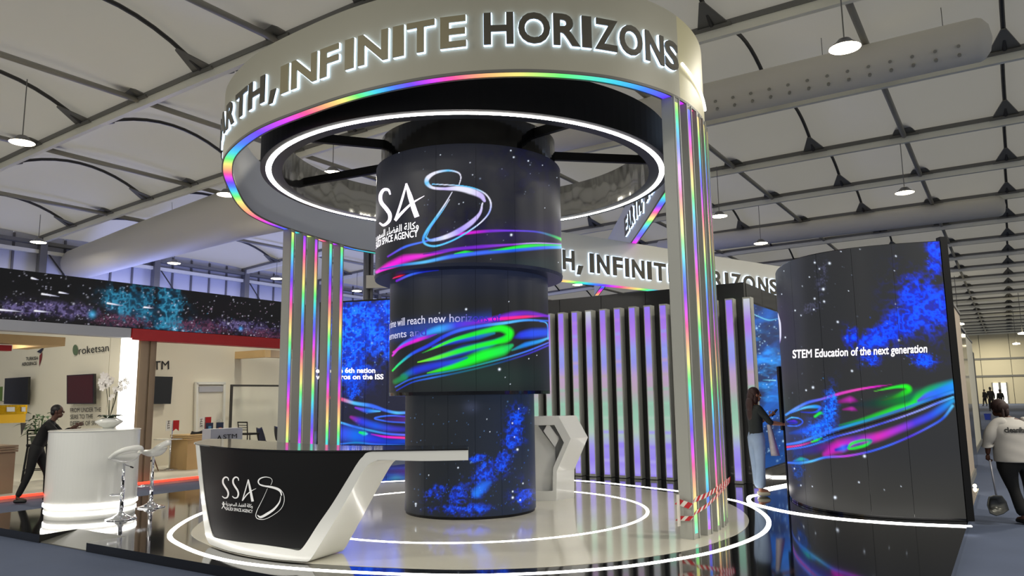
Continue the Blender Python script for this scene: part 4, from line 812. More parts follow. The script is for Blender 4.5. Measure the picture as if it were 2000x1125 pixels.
plane_screen('picture', H(14.5, 3.944), AX, 3.9, 0.33, 3.40, paint_blue, sb, 90, 240)
for i, (a, b) in enumerate([((1489, 912), (1541, 912)), ((1486, 932), (1541, 932)), ((1494, 956), (1541, 947))]):  # middle one is the first strip's floor reflection, built as a glowing bar
    pa, pb = atz(*a, 0.105), atz(*b, 0.105); d = (pb - pa); L = np.linalg.norm(d); d /= L
    MB().box((pa + pb) / 2 + (0, 0, 0.012), (L, 0.05, 0.025), d, (-d[1], d[0], 0)).build('floor_light', m_led, pl, world=True)

# ------------------------------------------------------------------ curved screen wall on the right
def P7(*p): return [(1400 + x / 3.125, 440 + y / 3.125) for x, y in p]
def P8(*p): return [(1400 + x / 2.922, 740 + y / 2.922) for x, y in p]
def paint_right(x, y):
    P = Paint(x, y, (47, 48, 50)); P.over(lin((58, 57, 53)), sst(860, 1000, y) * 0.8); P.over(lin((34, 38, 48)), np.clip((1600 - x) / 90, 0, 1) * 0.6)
    P.nebula([(1800, 590, 42, 60, -0.5), (1765, 630, 55, 30, -0.5), (1720, 655, 60, 22, -0.4), (1825, 500, 16, 50, 0), (1836, 600, 20, 40, 0), (1665, 660, 16, 22, 0)], (0, 40, 235), (10, 100, 250), 30, 17, 0.38, 1.0)
    P.nebula([(1700, 700, 20, 18, .5), (1800, 702, 30, 14, 0.2)], (0, 40, 220), (10, 110, 255), 18, 19, 0.45, 1.0)
    P.nebula([(1605, 540, 14, 50, 0), (1588, 600, 30, 14, -0.5)], (60, 62, 75), (90, 90, 120), 15, 23, 0.5, 0.6)
    P.nebula([(1558, 900, 14, 60, 0)], (10, 60, 140), (20, 90, 200), 14, 27, 0.5, 0.5)
    # long coloured swirl
    P.addc(lin((10, 30, 110)) * 0.5, np.exp(-((y - (850 - (x - 1530) * 0.18)) / 26) ** 2) * (x < 1640))
    P.stroke(P8((395, 205), (450, 170), (520, 135), (600, 115), (700, 85), (800, 62), (900, 45), (1000, 32)), [4, 5, 5, 4, 5, 4, 3, 1], [(60, 150, 255), (110, 160, 255), BLU, (120, 110, 250), (225, 60, 200), (240, 80, 190), MAG, (120, 20, 90)], 0.6)
    P.stroke(P8((420, 195), (500, 165), (560, 158), (590, 165), (560, 190), (480, 190)), [2, 4, 6, 5, 3, 2], [BLU, CYA, (30, 160, 250), BLU, (40, 80, 240), DBL], 0.6)
    P.stroke(P8((398, 235), (430, 220), (475, 228), (490, 248), (460, 268), (405, 268)), [2, 2.5, 2.5, 2.5, 2.5, 2], [BLU, CYA, BLU, (40, 80, 240), BLU, (60, 120, 255)], 0.5); P.stroke(P8((405, 245), (440, 240), (455, 250), (415, 256)), [3, 4, 4, 2], [DBL, (90, 40, 220), DBL, DBL], 0.8)
    P.stroke(P8((560, 215), (590, 195), (610, 200)), [4, 5, 2], [GRN, GRN, (20, 120, 60)], 0.8)
    P.stroke(P8((420, 310), (500, 295), (580, 270), (640, 230)), [5, 9, 12, 8], [(25, 60, 140), (30, 80, 230), (20, 110, 240), (20, 80, 220)], 0.9)
    P.nebula([(1622, 795, 14, 36, 0.1), (1600, 840, 30, 20, -0.3)], (10, 80, 240), (40, 160, 255), 14, 29, 0.35, 1.0)
    P.stroke(P8((700, 130), (760, 118), (800, 125)), [6, 10, 4], [(120, 30, 110), (190, 40, 180), (90, 20, 90)], 0.9); P.stroke(P8((720, 175), (770, 170), (800, 180)), [3, 7, 3], [(120, 30, 110), (180, 40, 170), (90, 20, 90)], 0.9)
    P.stroke(P8((760, 150), (900, 140), (1040, 120), (1180, 95), (1340, 60)), [4, 16, 24, 22, 18], [(40, 30, 60), (20, 60, 50), (10, 120, 50), (10, 110, 90), (15, 90, 160)], 0.95)
    P.stroke(P8((450, 420), (560, 400), (660, 380)), [10, 16, 10], [(30, 50, 120), (50, 30, 130), (120, 30, 130)], 0.95)
    P.stroke(P8((895, 72), (960, 58), (1030, 45), (1080, 44), (1095, 62), (1060, 85), (1000, 108), (930, 125)), [1, 3, 5, 8, 11, 9, 5, 1], [(90, 160, 60), (60, 230, 50), GRN, (30, 255, 30), (30, 240, 30), (30, 190, 40), (40, 110, 40), (50, 60, 45)], 0.7)
    P.stroke(P8((700, 265), (820, 235), (920, 205), (1020, 172), (1110, 145), (1160, 100), (1230, 60), (1345, 25)), [3, 5, 8, 10, 10, 14, 14, 12], [(20, 120, 90), (30, 160, 60), (30, 200, 50), (40, 220, 60), GRN, (30, 200, 70), (20, 170, 110), (20, 150, 180)], 0.9)
    P.stroke(P8((1150, 125), (1200, 95), (1260, 75), (1348, 42)), [5, 10, 13, 15], [(90, 60, 220), BLU, (40, 120, 255), (30, 150, 255)], 0.7)
    P.stroke(P8((395, 375), (480, 360), (560, 330), (640, 300), (760, 265), (900, 225), (1040, 180), (1150, 140), (1250, 105), (1348, 75)), [4, 5, 5, 5, 5, 5, 5, 5, 5, 5], [BLU, (80, 140, 255), (30, 130, 240), BLU, (30, 160, 220), (40, 140, 180), (60, 110, 200), (50, 150, 220), (40, 90, 240), (60, 160, 250)], 0.5)
    P.stroke(P8((395, 390), (480, 378), (570, 350), (660, 315), (780, 282), (920, 242), (1060, 196), (1160, 158), (1260, 120), (1348, 92)), [3, 3, 3, 3, 3, 3, 3, 3, 3, 3], [(250, 40, 110), (230, 60, 180), (20, 20, 50), (20, 20, 24), (18, 18, 20), (18, 18, 20), (15, 15, 20), (15, 15, 20), (15, 15, 22), (10, 10, 30)], 0.4)
    P.stroke(P8((400, 402), (500, 388), (590, 362), (680, 330), (800, 298), (940, 255), (1070, 212), (1170, 175), (1260, 138), (1348, 105)), [3, 3, 3, 3, 3, 3, 3, 3, 4, 4], [BLU, BLU, (30, 130, 240), (60, 80, 240), (120, 130, 255), (70, 80, 230), (150, 150, 255), (150, 170, 255), (90, 120, 250), CYA], 0.5)
    P.stroke(P8((540, 360), (570, 350), (600, 335)), [2, 4, 2], [GRN, GRN, (30, 160, 60)], 0.8)
    P.stroke(P8((620, 430), (700, 385), (800, 355), (920, 330), (1030, 290), (1130, 250), (1220, 210), (1290, 165), (1345, 125)), [10, 20, 16, 14, 12, 12, 12, 12, 8], [(180, 30, 170), (220, 30, 200), (130, 50, 220), (220, 40, 190), (170, 50, 220), (80, 60, 230), (50, 80, 240), (30, 120, 240), (30, 160, 230)], 0.9)
    P.stroke(P8((680, 405), (720, 395), (745, 385)), [6, 12, 8], [DBL, BLU, (40, 60, 240)], 0.8)
    P.stroke(P8((750, 395), (770, 370), (830, 352), (880, 352), (850, 378), (790, 395), (755, 400)), [4, 5, 5, 5, 5, 5, 3], [(30, 200, 120), GRN, (30, 200, 70), (30, 120, 160), GRN, (30, 220, 60), GRN], 0.7)
    P.stroke(P8((405, 478), (470, 480), (540, 470), (620, 448), (740, 440), (860, 418), (980, 380), (1100, 330), (1210, 275), (1290, 225), (1345, 155)), [3, 5, 4, 4, 4, 3.5, 3.5, 3.5, 3.5, 4, 5], [BLU, (40, 130, 230), CYA, BLU, (200, 60, 220), (60, 90, 240), BLU, (90, 50, 230), (80, 110, 250), (40, 90, 240), CYA], 0.6)
    P.stroke(P8((440, 468), (480, 458), (520, 462)), [3, 6, 3], [(30, 90, 200), (30, 180, 150), (30, 100, 210)], 0.8)
    for q, z in (((688, 232), 2.2), ((650, 390), 2.4), ((598, 228), 1.7), ((626, 266), 1.3), ((1093, 188), 1.5), ((738, 590), 1.9), ((825, 889), 1.9), ((587, 990), 2.2), ((545, 1007), 1.5), ((597, 448), 1.7), ((655, 465), 1.8), ((592, 514), 1.4), ((514, 550), 1.2), ((565, 316), 1.1), ((522, 372), .9), ((478, 520), 1.4), ((1085, 277), .9), ((805, 400), .8), ((1092, 480), 1), ((396, 420), 1), ((410, 280), .8), ((757, 160), 1), ((875, 147), .9), ((418, 684), 1.4), ((1112, 702), 1.6)): (a, b), = P7(q); P.dot(a, b, z)
    for q, z in (((843, 441), 2.6), ((675, 677), 2.7), ((811, 590), 1.5), ((1052, 612), .9), ((955, 634), .9), ((480, 608), 1.3), ((545, 614), 1.1), ((487, 735), 1.2), ((443, 512), 1.3)): (a, b), = P8(q); P.dot(a, b, z)
    P.stars(60, (1520, 500, 1800, 780), 14, (0.4, 0.7), gain=0.4)
    P.stroke(P7((372, 540), (385, 600), (388, 680), (384, 720)), [2, 3.5, 3, 1], [(210, 215, 255), (235, 235, 255), (225, 225, 255), (120, 90, 200)], 0.5)
    return P.c
cw = thing('curved_screen_wall', 'tall curved screen wall with a coloured swirl at the right of the stand', 'screen wall', (4.8, 10.8, Z0))
RPt = catmull([(4.75, 13.1), (4.42, 12.5), (4.2, 11.8), (4.13, 11.2), (4.17, 10.75), (4.36, 10.36), (4.66, 10.05), (5.1, 9.83), (5.59, 9.68)], 16); RC, RS = resample(RPt, 0.0115); RN = normals2(RC)
RZ = 3.64
zz = np.linspace(Z0 + 0.03, RZ, 300); cuts = [0] + sorted(int(hit_curve(x_, y_, 0, RC, RN)[1]) for x_, y_ in ((1563, 800), (1620, 850), (1692, 850), (1774, 850))) + [len(RC) - 1]
bsh = shell('back_shell', RC[::6], RN[::6], -0.006, -0.16, Z0, RZ + 0.01, m_black, cw)
for a_, b_ in zip(cuts[:-1], cuts[1:]):          # upright screen panels
    C1 = RC[a_:b_ + 1].copy(); N1 = RN[a_:b_ + 1]; d0 = (C1[1] - C1[0]) * 0.2; d1 = (C1[-1] - C1[-2]) * 0.2; C1[0] += d0; C1[-1] -= d1; nx = len(C1)
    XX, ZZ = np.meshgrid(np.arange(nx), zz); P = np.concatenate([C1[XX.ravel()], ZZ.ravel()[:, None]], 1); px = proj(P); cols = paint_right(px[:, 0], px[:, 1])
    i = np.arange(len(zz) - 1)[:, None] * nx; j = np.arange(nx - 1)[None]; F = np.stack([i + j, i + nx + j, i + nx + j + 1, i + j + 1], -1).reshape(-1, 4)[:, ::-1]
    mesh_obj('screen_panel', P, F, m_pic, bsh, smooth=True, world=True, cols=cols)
e = RC[-1] - RN[-1] * 0.0; T = np.array([math.sin(AZ), math.cos(AZ)])
MB().box((5.64 + 0.0, 9.72, (Z0 + RZ) / 2 + 0.03), (0.09, 0.10, RZ - Z0 + 0.06)).build('end_post', m_blackm, cw, world=True)
MB().box((6.15, 10.6, (Z0 + RZ) / 2), (2.0, 0.06, RZ - Z0), (0.5, 0.866, 0), (-0.866, 0.5, 0)).build('return_wall', m_blackm, cw, world=True)
def map_r(x, y, off=0.006):
    k = hit_curve(x, y, off, RC, RN); a = int(k[1]); t = k[1] - a; p = RC[a] * (1 - t) + RC[a + 1] * t - RN[a] * off; return (p[0], p[1], k[2])
text_px('caption', 'STEM Education of the next generation', 1548, 699.5, 1811, 688, 16.5, map_r, m_txt, cw, 0.022)
LC = catmull([atz(x, y, 0.105)[:2] for x, y in ((1482, 966), (1466, 969), (1462, 976), (1469, 983), (1495, 990), (1530, 998), (1580, 1006), (1650, 1014), (1760, 1022), (1898, 1028))], 8); LN = normals2(LC)
shell('floor_light', LC, LN, 0.03, -0.03, 0.1, 0.112, m_led, pl)
# touch screen slab seen edge-on by the woman
ts = thing('touch_panel', 'slim black touch panel seen edge-on between the woman and the curved wall', 'panel', tuple(atz(1533, 965, Z0)))
k = aty(1530, 838, 13.0); k2 = aty(1523, 718, 13.0); MB().box(((k[0] + k2[0]) / 2 + .01, 13.0, (k[2] + k2[2]) / 2), (0.09, 0.10, k2[2] - k[2] + 0.04)).build('display', m_blackm, ts, world=True); MB().box(((k[0] + k2[0]) / 2 + 0.05, 13.1, (k[2] + Z0) / 2), (0.03, 0.05, k[2] - Z0 + 0.02)).build('stand', m_blackm, ts, world=True)

# ------------------------------------------------------------------ big screen behind the left posts
def paint_bl(x, y):
    P = Paint(x, y, (38, 40, 58)); P.nebula([(700, 640, 70, 60, 0), (740, 610, 60, 30, 0), (680, 700, 40, 50, 0.2), (760, 660, 25, 40, 0)], (0, 60, 225), (30, 120, 250), 28, 41, 0.30, 1.3)
    P.nebula([(690, 760, 14, 22, 0)], (0, 60, 225), (30, 120, 250), 12, 43, 0.4, 1.0)
    P.stars(170, (640, 592, 795, 720), 44, (0.5, 1.1), (150, 200, 255), 0.8); P.stars(40, (640, 720, 795, 868), 45, (0.5, 1.0), (170, 200, 255), 0.6)
    Q = lambda *p: [(640 + a / 3.515, 580 + b / 3.515) for a, b in p]
    P.stroke(Q((0, 690), (85, 700), (180, 728), (300, 748), (400, 780), (470, 795), (540, 795)), [4, 6, 6, 7, 5, 5, 5], [PNK, PNK, CYA, BLU, BLU, CYA, (90, 140, 250)], 0.6)
    P.stroke(Q((190, 760), (270, 780), (360, 785)), [3, 8, 2], [(140, 50, 220), (30, 110, 250), CYA], 0.8)
    P.stroke(Q((540, 822), (430, 815), (340, 826), (330, 838), (420, 855), (540, 862)), [3, 3, 3, 3, 3, 3], [(90, 60, 230), BLU, BLU, BLU, (60, 100, 240), BLU], 0.5); P.stroke(Q((400, 838), (540, 842)), [6, 9], [(60, 30, 90), (90, 40, 120)], 0.9)
    P.stroke(Q((160, 825), (230, 855), (330, 885), (440, 905), (540, 910)), [5, 12, 12, 10, 8], [(150, 40, 150), (50, 60, 230), (30, 90, 230), (60, 60, 200), (50, 50, 170)], 0.9)
    P.stroke(Q((0, 850), (85, 862), (180, 890), (300, 918), (420, 940), (540, 948)), [3, 4, 4, 4, 4, 4], [CYA, CYA, BLU, (60, 160, 220), BLU, (110, 110, 250)], 0.5)
    P.stroke(Q((0, 930), (90, 935), (190, 950), (300, 975), (420, 995), (540, 990)), [22, 26, 26, 18, 12, 10], [(150, 40, 220), (60, 80, 240), (20, 110, 240), (40, 60, 230), (20, 60, 190), (20, 70, 200)], 0.9)
    P.stroke(Q((300, 942), (400, 960), (540, 968)), [2, 4, 4], [(150, 40, 200), MAG, (255, 60, 130)], 0.6); P.stroke(Q((220, 930), (250, 937), (270, 940)), [4, 7, 3], [GRN, (30, 230, 170), CYA], 0.8)
    P.stroke(Q((80, 1010), (200, 1000), (330, 1012), (540, 1022)), [3, 3, 3, 3], [BLU, (30, 140, 200), BLU, (40, 130, 220)], 0.7)
    return P.c
bs = thing('tall_starry_screen', 'tall blue starry screen between the left posts and the tower', 'screen', (-5.2, 27.6, Z0))
pa = atz(628, 868, Z0); pb = atz(800, 869, Z0); dx = pb - pa; W = np.linalg.norm(dx[:2]); ex = np.array([dx[0], dx[1], 0]) / W
MB().box((pa + pb) / 2 + (0, 0.1, 2.6), (W + 0.3, 0.3, 5.25), ex, (-ex[1], ex[0], 0)).build('housing', m_black, bs, world=True)
for q in range(4): plane_screen('screen_panel', pa - np.array([0, 0.09, 0]) + ex * (W * q / 4 + 0.006), ex, W / 4 - 0.012, 0.0, 5.16, paint_bl, bs, 44, 280)
n_ = np.array([-ex[1], ex[0], 0]); cpl = n_ @ (pa - np.array([0, 0.13, 0])); map_b = lambda x, y: tuple(atplane(x, y, n_, cpl))
text_px('caption', 'We are the 6th nation', 601, 728, 733, 728, 10, map_b, m_txt, bs, 0.03); text_px('caption', 'with astros on the ISS', 617, 740.5, 749, 740.5, 10, map_b, m_txt, bs, 0.03)
for x in (717, 727): 
    p = aty(x, 600, 29.5); 
tp2 = thing('truss_pole', 'pale metal pole rising behind the tall starry screen', 'pole', tuple(aty(717, 800, 29)))
for x, w in ((715, 0.22), (725, 0.1)):
    p = aty(x, 600, 29); MB().tube([(p[0], 29, 0.0), (p[0], 29, 8.9)], w / 2 + 0.02, 12).build('upright', m_alu, tp2, world=True, smooth=True)
p = aty(717, 550, 29); MB().box((p[0] + 0.4, 28.9, 6.2), (0.8, 0.2, 0.5)).build('bracket', m_whitem, tp2, world=True)
# ------------------------------------------------------------------ white stand on the left
U_ = lambda x, y, u: atplane(x, y, AX, u); V_ = lambda x, y, v: atplane(x, y, VX, v)
uo = lambda P: float(np.asarray(P) @ AX); vo = lambda P: float(np.asarray(P) @ VX)
m_sw = mat('stand_wall_white', (226, 221, 204), 0.55); m_stf = mat('stand_floor_pale', (200, 196, 182), 0.35, noise=0.05); m_tv = mat('tv_black', (6, 6, 8), 0.15, coat=0.3); m_gr = mat('fascia_pale_grey', (172, 174, 182), 0.45)
sdk = thing('stand_platform', 'low pale platform of the white stand with a red light edge', 'platform', H(10, 15, 0)); swl = base('wall_stand')
MB().hbox(2.0, 16.6, 15.0, 27.0, 0.0, 0.09).build('floor_deck', m_stf, sdk, world=True)
MB().hbox(2.0, 13.6, 14.965, 15.0, 0.06, 0.1).build('red_light_edge', m_redled, sdk, world=True)
MB().hbox(10.2, 10.3, 18.51, 27.0, 0.09, 3.9).build('wall_panel', m_sw, swl, world=True); MB().hbox(10.2, 10.3, 16.9, 18.49, 0.09, 3.9).build('wall_panel', m_sw, swl, world=True)
MB().hbox(10.32, 16.6, 18.5, 18.6, 0.09, 3.9).build('wall_panel', m_sw, swl, world=True)
nb = thing('starry_banner', 'long dark starry banner over the white stand on the left', 'banner', H(10, 15, 3.22))
MB().hbox(2.5, 13.6, 15.0, 15.12, 3.22, 4.14).build('banner_box', m_blackm, nb, world=True)
MB().hbox(2.5, 8.68, 14.99, 15.25, 3.02, 3.215).build('fascia', m_gr, nb, world=True); MB().hbox(8.70, 13.6, 14.97, 15.25, 2.98, 3.215).build('red_fascia', m_red, nb, world=True)
def paint_ban(x, y):
    P = Paint(x, y, (14, 14, 16)); yc = 640 + (x - 270) * 0.10
    P.nebula([(270, 600, 60, 45, 0.5), (340, 640, 90, 22, 0.35), (230, 590, 30, 30, 0), (330, 590, 30, 40, 0)], (14, 80, 112), (70, 170, 205), 34, 51, 0.36, 0.8)
    P.nebula([(100, 605, 130, 16, 0.06), (480, 640, 90, 14, 0.1)], (60, 50, 90), (130, 120, 170), 22, 53, 0.42, 0.7); P.nebula([(390, 640, 60, 16, 0.1), (240, 628, 60, 14, 0.1), (520, 655, 50, 14, 0.1)], (60, 30, 50), (120, 70, 100), 10, 57, 0.42, 0.7)
    P.dot(180, 614, 7, (60, 180, 230), 0.8); P.dot(470, 642, 4, (60, 160, 230), 0.9)
    P.stars(330, (0, 530, 545, 662), 61, (0.5, 1.1), (215, 215, 235), 0.9); P.stars(200, (0, 590, 545, 660), 62, (0.4, 0.9), (210, 180, 210), 0.7)
    for a, b, c_, d in ((82, 574, 115, 579), (62, 543, 76, 547), (116, 571, 134, 574), (210, 592, 238, 597), (0, 605, 45, 609), (68, 607, 100, 610), (282, 600, 300, 602)): P.stroke([(a, b), ((a + c_) / 2, (b + d) / 2), (c_, d)], [3.2, 2.4, 0.8], [(250, 250, 255), (225, 225, 245), (110, 110, 140)], 0.6)
    return P.c
plane_screen('banner_picture', H(4.0, 14.985), AX, 9.58, 3.225, 4.135, paint_ban, nb, 620, 80)
a, b = V_(243, 660, 15.1), V_(264, 660, 15.1)
lc = thing('light_column', 'bright white glowing column behind the white bar counter', 'light column', H(8.72, 15.15, 0.09)); m_lc = mat('glow_white', (255, 255, 250), 0.5, emit=1.9, ecol=(255, 255, 248))
MB().hbox(8.6, 8.85, 14.98, 15.2, 0.12, 3.015).build('glow_box', m_lc, lc, world=True); MB().hbox(8.58, 8.87, 14.97, 15.22, 0.09, 0.12).build('foot', m_alu, lc, world=True)
wp = thing('wooden_pillar', 'grey wooden slatted pillar right of the glowing column', 'pillar', H(9.2, 15.3, 0.09))
for k, (ua, ub, dv) in enumerate(((8.88, 8.96, 0.02), (8.965, 9.14, 0), (9.145, 9.19, 0.03), (9.195, 9.29, 0), (9.295, 9.33, 0.01))): MB().hbox(ua, ub, 15.1 + dv, 15.5, 0.09, 2.98).build('slat', m_woodg, wp, world=True)
for lb, y0, y1, z0, z1, mm, nm, vv in (('long light wooden beam under the banner at far left', 0, 128, 0, 0, m_wood, 'wooden_beam', 16.4),):
    pa = V_(128, 660, vv); MB(); t = thing(nm, lb, 'beam', tuple(pa)); MB().hbox(3.2, uo(pa), vv, vv + 0.3, V_(128, 676, vv)[2], V_(128, 659, vv)[2]).build('beam', mm, t, world=True)
    MB().hbox(uo(pa) - 0.3, uo(pa), vv + 0.3, 18, V_(128, 676, vv)[2], V_(128, 659, vv)[2]).build('cross_beam', mm, t, world=True); MB().tube([H(5.2, vv + .1, 3), H(5.2, vv + .1, 3.3)], 0.02, 6).build('hanger', m_alu, t, world=True)
pa = V_(35, 680, 16.2); t = thing('red_bar', 'short red bar hanging below the wooden beam at the left edge', 'bar', tuple(pa)); MB().hbox(3.2, uo(pa), 16.45, 16.65, V_(35, 685, 16.3)[2], V_(35, 674, 16.3)[2]).build('bar', m_red, t, world=True)
pa = V_(459, 687, 18.5); ub = uo(pa); z0, z1 = V_(459, 701, 18.5)[2], pa[2]; t = thing('wooden_canopy', 'wooden beam projecting from the wall above the glass partition', 'beam', tuple(pa))
MB().hbox(ub, ub + 0.2, 17.2, 18.5, z0, z1).build('beam', m_wood, t, world=True); MB().hbox(ub + 0.2, 15.2, 17.2, 17.4, z0, z1).build('beam', m_woodg, t, world=True)
# lettering on its walls
mapA = lambda x, y: tuple(U_(x, y, 10.18)); mapB = lambda x, y: tuple(V_(x, y, 18.48))
text_px('lettering', 'roketsan', 153.5, 692, 212, 685.5, 15.5, mapA, m_ink, swl, 0.0)
P = np.array([mapA(147 + 5.2 * math.cos(a_), 683.5 + 10.5 * math.sin(a_)) for a_ in np.linspace(0, 2 * PI, 24, endpoint=False)]); mesh_obj('round_logo', P, [tuple(range(24))], mat('logo_green', (92, 112, 84), 0.4), swl, world=True)
text_px('lettering', 'TURKISH', 50.5, 704, 74, 702.5, 6.6, mapA, m_ink, swl, 0.02); text_px('lettering', 'AEROSPACE', 42.5, 714.5, 71.5, 712.5, 6.6, mapA, m_ink, swl, 0.02)
for pts, mm in ((((71.5, 687), (87, 676.5), (79.5, 690)), mat('logo_navy', (30, 34, 60), 0.4)), (((77, 694.5), (82.5, 688), (81, 701), (76.2, 716)), mat('logo_red', (130, 34, 34), 0.4))): mesh_obj('arrow_logo', [mapA(*p) for p in pts], [tuple(range(len(pts)))], mm, swl, world=True)
for i, s_ in enumerate(('FROM UNDER THE', 'SEAS TO THE', 'DEPTHS OF SPACE')): text_px('lettering', s_, 137, 805.5 + 13 * i, {0: 197, 1: 181, 2: 200}[i], 804 + 13 * i, 8.8, mapA, m_ink, swl, 0.0)
text_px('lettering', 'STM', 290, 722.5, 330.5, 721, 17.5, mapB, m_ink, swl, 0.008)
# televisions
def tv(lb, pts, mp, depth, col=None):
    t = thing('television', lb, 'television', tuple(mp(*pts[3]))); P = [np.array(mp(*p)) for p in pts]; d = np.array(depth, float)
    MB().extr(P, -d).build('housing', m_tv, t, world=True); c_ = sum(P) / 4; Q = [c_ + (p - c_) * 0.94 - d * 1.03 for p in P]
    mesh_obj('display', Q, [(0, 1, 2, 3)], col or mat('tv_glass_black', (8, 9, 11), 0.12), t, world=True); MB().extr([c_ + (p - c_) * 0.3 for p in P], d * 0.5).build('wall_bracket', m_arch, t, world=True); return t
mA2 = lambda x, y: tuple(U_(x, y, 10.05)); mB2 = lambda x, y: tuple(V_(x, y, 18.36))
tv('black television on the wall under the arrow logo at far left', [(14, 739), (60, 736), (58, 790), (12, 789)], mA2, AX * 0.06)
tv('television with a dark red picture beside the white orchid', [(135, 733), (188, 730), (188, 789), (135, 789)], mA2, AX * 0.06, mat('tv_dark_red', (52, 8, 10), 0.12, emit=0.25, ecol=(60, 6, 8)))
tv('black television below the letters TM right of the wooden pillar', [(290, 735), (335, 736), (331, 789), (288, 789)], mB2, VX * 0.06)
# picture panel at the left edge
t = thing('picture_panel', 'green and blue picture panel cut by the left edge', 'picture', tuple(U_(2, 790, 10.15))); P = [U_(x, y, 10.12) for x, y in ((-30, 758), (6, 755), (5, 783), (-30, 785))]; MB().extr(P, AX * 0.03).build('frame', m_white, t, world=True); P2 = [p - AX * 0.01 for p in P]
mesh_obj('print', P2, [(0, 1, 2, 3)], mat('print_green', (90, 120, 40), 0.4), t, world=True)
# door and glass partition
d1 = base('door_2'); o = MB().extr([V_(x, y, 18.44) for x, y in ((388, 753), (437, 753), (434, 880), (386, 880))], VX * 0.05).build('door_leaf', m_whitem, d1)
MB().extr([V_(x, y, 18.40) for x, y in ((389, 755), (436, 754), (435.5, 765), (388.5, 766))], VX * 0.04).build('transom_panel', m_gr, d1)
for x0, x1, y0, y1 in ((384, 388, 748, 880), (437, 441, 748, 880), (384, 441, 746, 751)): MB().extr([V_(x, y, 18.38) for x, y in ((x0, y0), (x1, y0), (x1 - 2 * (y1 > 800), y1), (x0 - 2 * (y1 > 800), y1))], VX * 0.1).build('door_frame', m_white, d1)
MB().extr([V_(x, y, 18.36) for x, y in ((428, 819), (431, 819), (431, 832), (428, 832))], VX * 0.03).build('handle_plate', m_chrome, d1); MB().extr([V_(x, y, 18.34) for x, y in ((423.5, 821), (430, 821), (430, 823), (423.5, 823))], VX * 0.02).build('door_handle', m_chrome, d1)
gp = thing('glass_partition', 'black-framed glass partition right of the white door', 'partition', tuple(V_(452, 880, 17.9)))
m_glass = mat('pane_glass', (225, 235, 228), 0.05, alpha=0.12)
q0, q1 = V_(452, 751, 17.9), V_(556, 751, 17.9); ua, ub, zt = uo(q0), uo(q1), q0[2]
MB().hbox(ua, ub, 17.9, 17.95, zt - 0.05, zt).build('frame_rail', m_arch, gp, world=True); MB().hbox(ua, ua + 0.06, 17.9, 17.95, 0.09, zt - 0.05).build('frame_post', m_arch, gp, world=True); MB().hbox(ub, ub + 0.06, 17.9, 17.95, 0.09, zt - 0.05).build('frame_post', m_arch, gp, world=True)
MB().hbox(ua + 0.06, ub, 17.92, 17.93, 0.09, zt - 0.05).build('pane', m_glass, gp, world=True)
# furniture of the stand
def wood_counter(lb, u0, u1, v0, v1, z1, m2=None):
    t = thing('wooden_counter', lb, 'counter', H((u0 + u1) / 2, v0, 0.09))
    MB().hbox(u0, u1, v0, v1, 0.09, z1 - 0.13).build('body', m2 or m_woodg, t, world=True)
    for i in range(3): MB().hbox(u0 - 0.03, u1 + 0.03, v0 - 0.03, v1 + 0.03, z1 - 0.125 + i * 0.043, z1 - 0.09 + i * 0.043).build('slat', m2 or m_woodg, t, world=True)
    return t
k = V_(24.5, 960, 15.5); wood_counter('grey wooden counter with grooved top at the far left edge', uo(k) - 1.6, uo(k), 15.5, 16.1, 0.96)
k = V_(362, 915, 16.7); k2 = V_(383, 915, 16.7); wd = wood_counter('light wooden counter behind the reception desk with leaflets on top', uo(k), uo(k) + 0.62, 16.65, 17.3, 0.92, m_wood)
MB().hbox(uo(k) + 0.64, uo(k) + 1.25, 16.75, 17.3, 0.68, 0.92).build('drawer_box', m_woodg, wd, world=True); MB().hbox(uo(k) + 1.15, uo(k) + 1.25, 16.75, 17.3, 0.09, 0.68).build('side_panel', m_woodg, wd, world=True)
ku = uo(k); m_navy = mat('leaflet_navy', (24, 38, 66), 0.5)
for i, (du, lb, c2) in enumerate(((0.60, 'navy leaflet standing on the wooden counter, left of two', (80, 130, 170)), (0.9, 'navy and orange leaflet standing on the wooden counter, right of two', (200, 110, 60)))):
    t = thing('leaflet', lb, 'leaflet', H(ku + du, 16.8, 0.92), group='leaflets on the wooden counter'); MB().hbox(ku + du, ku + du + 0.2, 16.82, 16.84, 0.921, 1.18).build('card', m_navy, t, world=True); MB().hbox(ku + du + 0.06, ku + du + 0.14, 16.81, 16.818, 1.0 - 0.05 * i, 1.1 - 0.05 * i).build('print', mat('print_%d' % i, c2, 0.5), t, world=True)
def flag(lb, u, v, z0, tall, zb):
    t = thing('table_flag', lb, 'flag', H(u, v, z0), group='small table flags'); MB().tube([H(u, v, z0), H(u, v, zb + tall)], 0.012, 6).build('staff', m_chrome, t, world=True); MB().lathe([(0, z0), (0.07, z0), (0.06, z0 + 0.02), (0, z0 + 0.02)], H(u, v)[:2], 14).build('foot', m_chrome, t, world=True)
    MB().extr([H(u + 0.02, v, zb), H(u + 0.1, v, zb + 0.06), H(u + 0.18, v, zb), H(u + 0.18, v, zb + tall), H(u + 0.02, v, zb + tall)], VX * 0.006).build('red_pennant', m_red, t, world=True)
    MB().hbox(u - 0.17, u - 0.02, v, v + 0.006, zb + .02, zb + tall).build('white_pennant', m_white, t, world=True); v_, f_ = text_mesh('STM', 1.0, 0.008); Q = np.array([H(u - 0.07 - 0.0 - yy * 0.09, v - 0.004, zb + 0.06 + xx * 0.11) for xx, yy, _ in v_]); mesh_obj('print', Q, f_, m_ink, t, world=True)
k = V_(331, 916, 17.2); tu = uo(k)
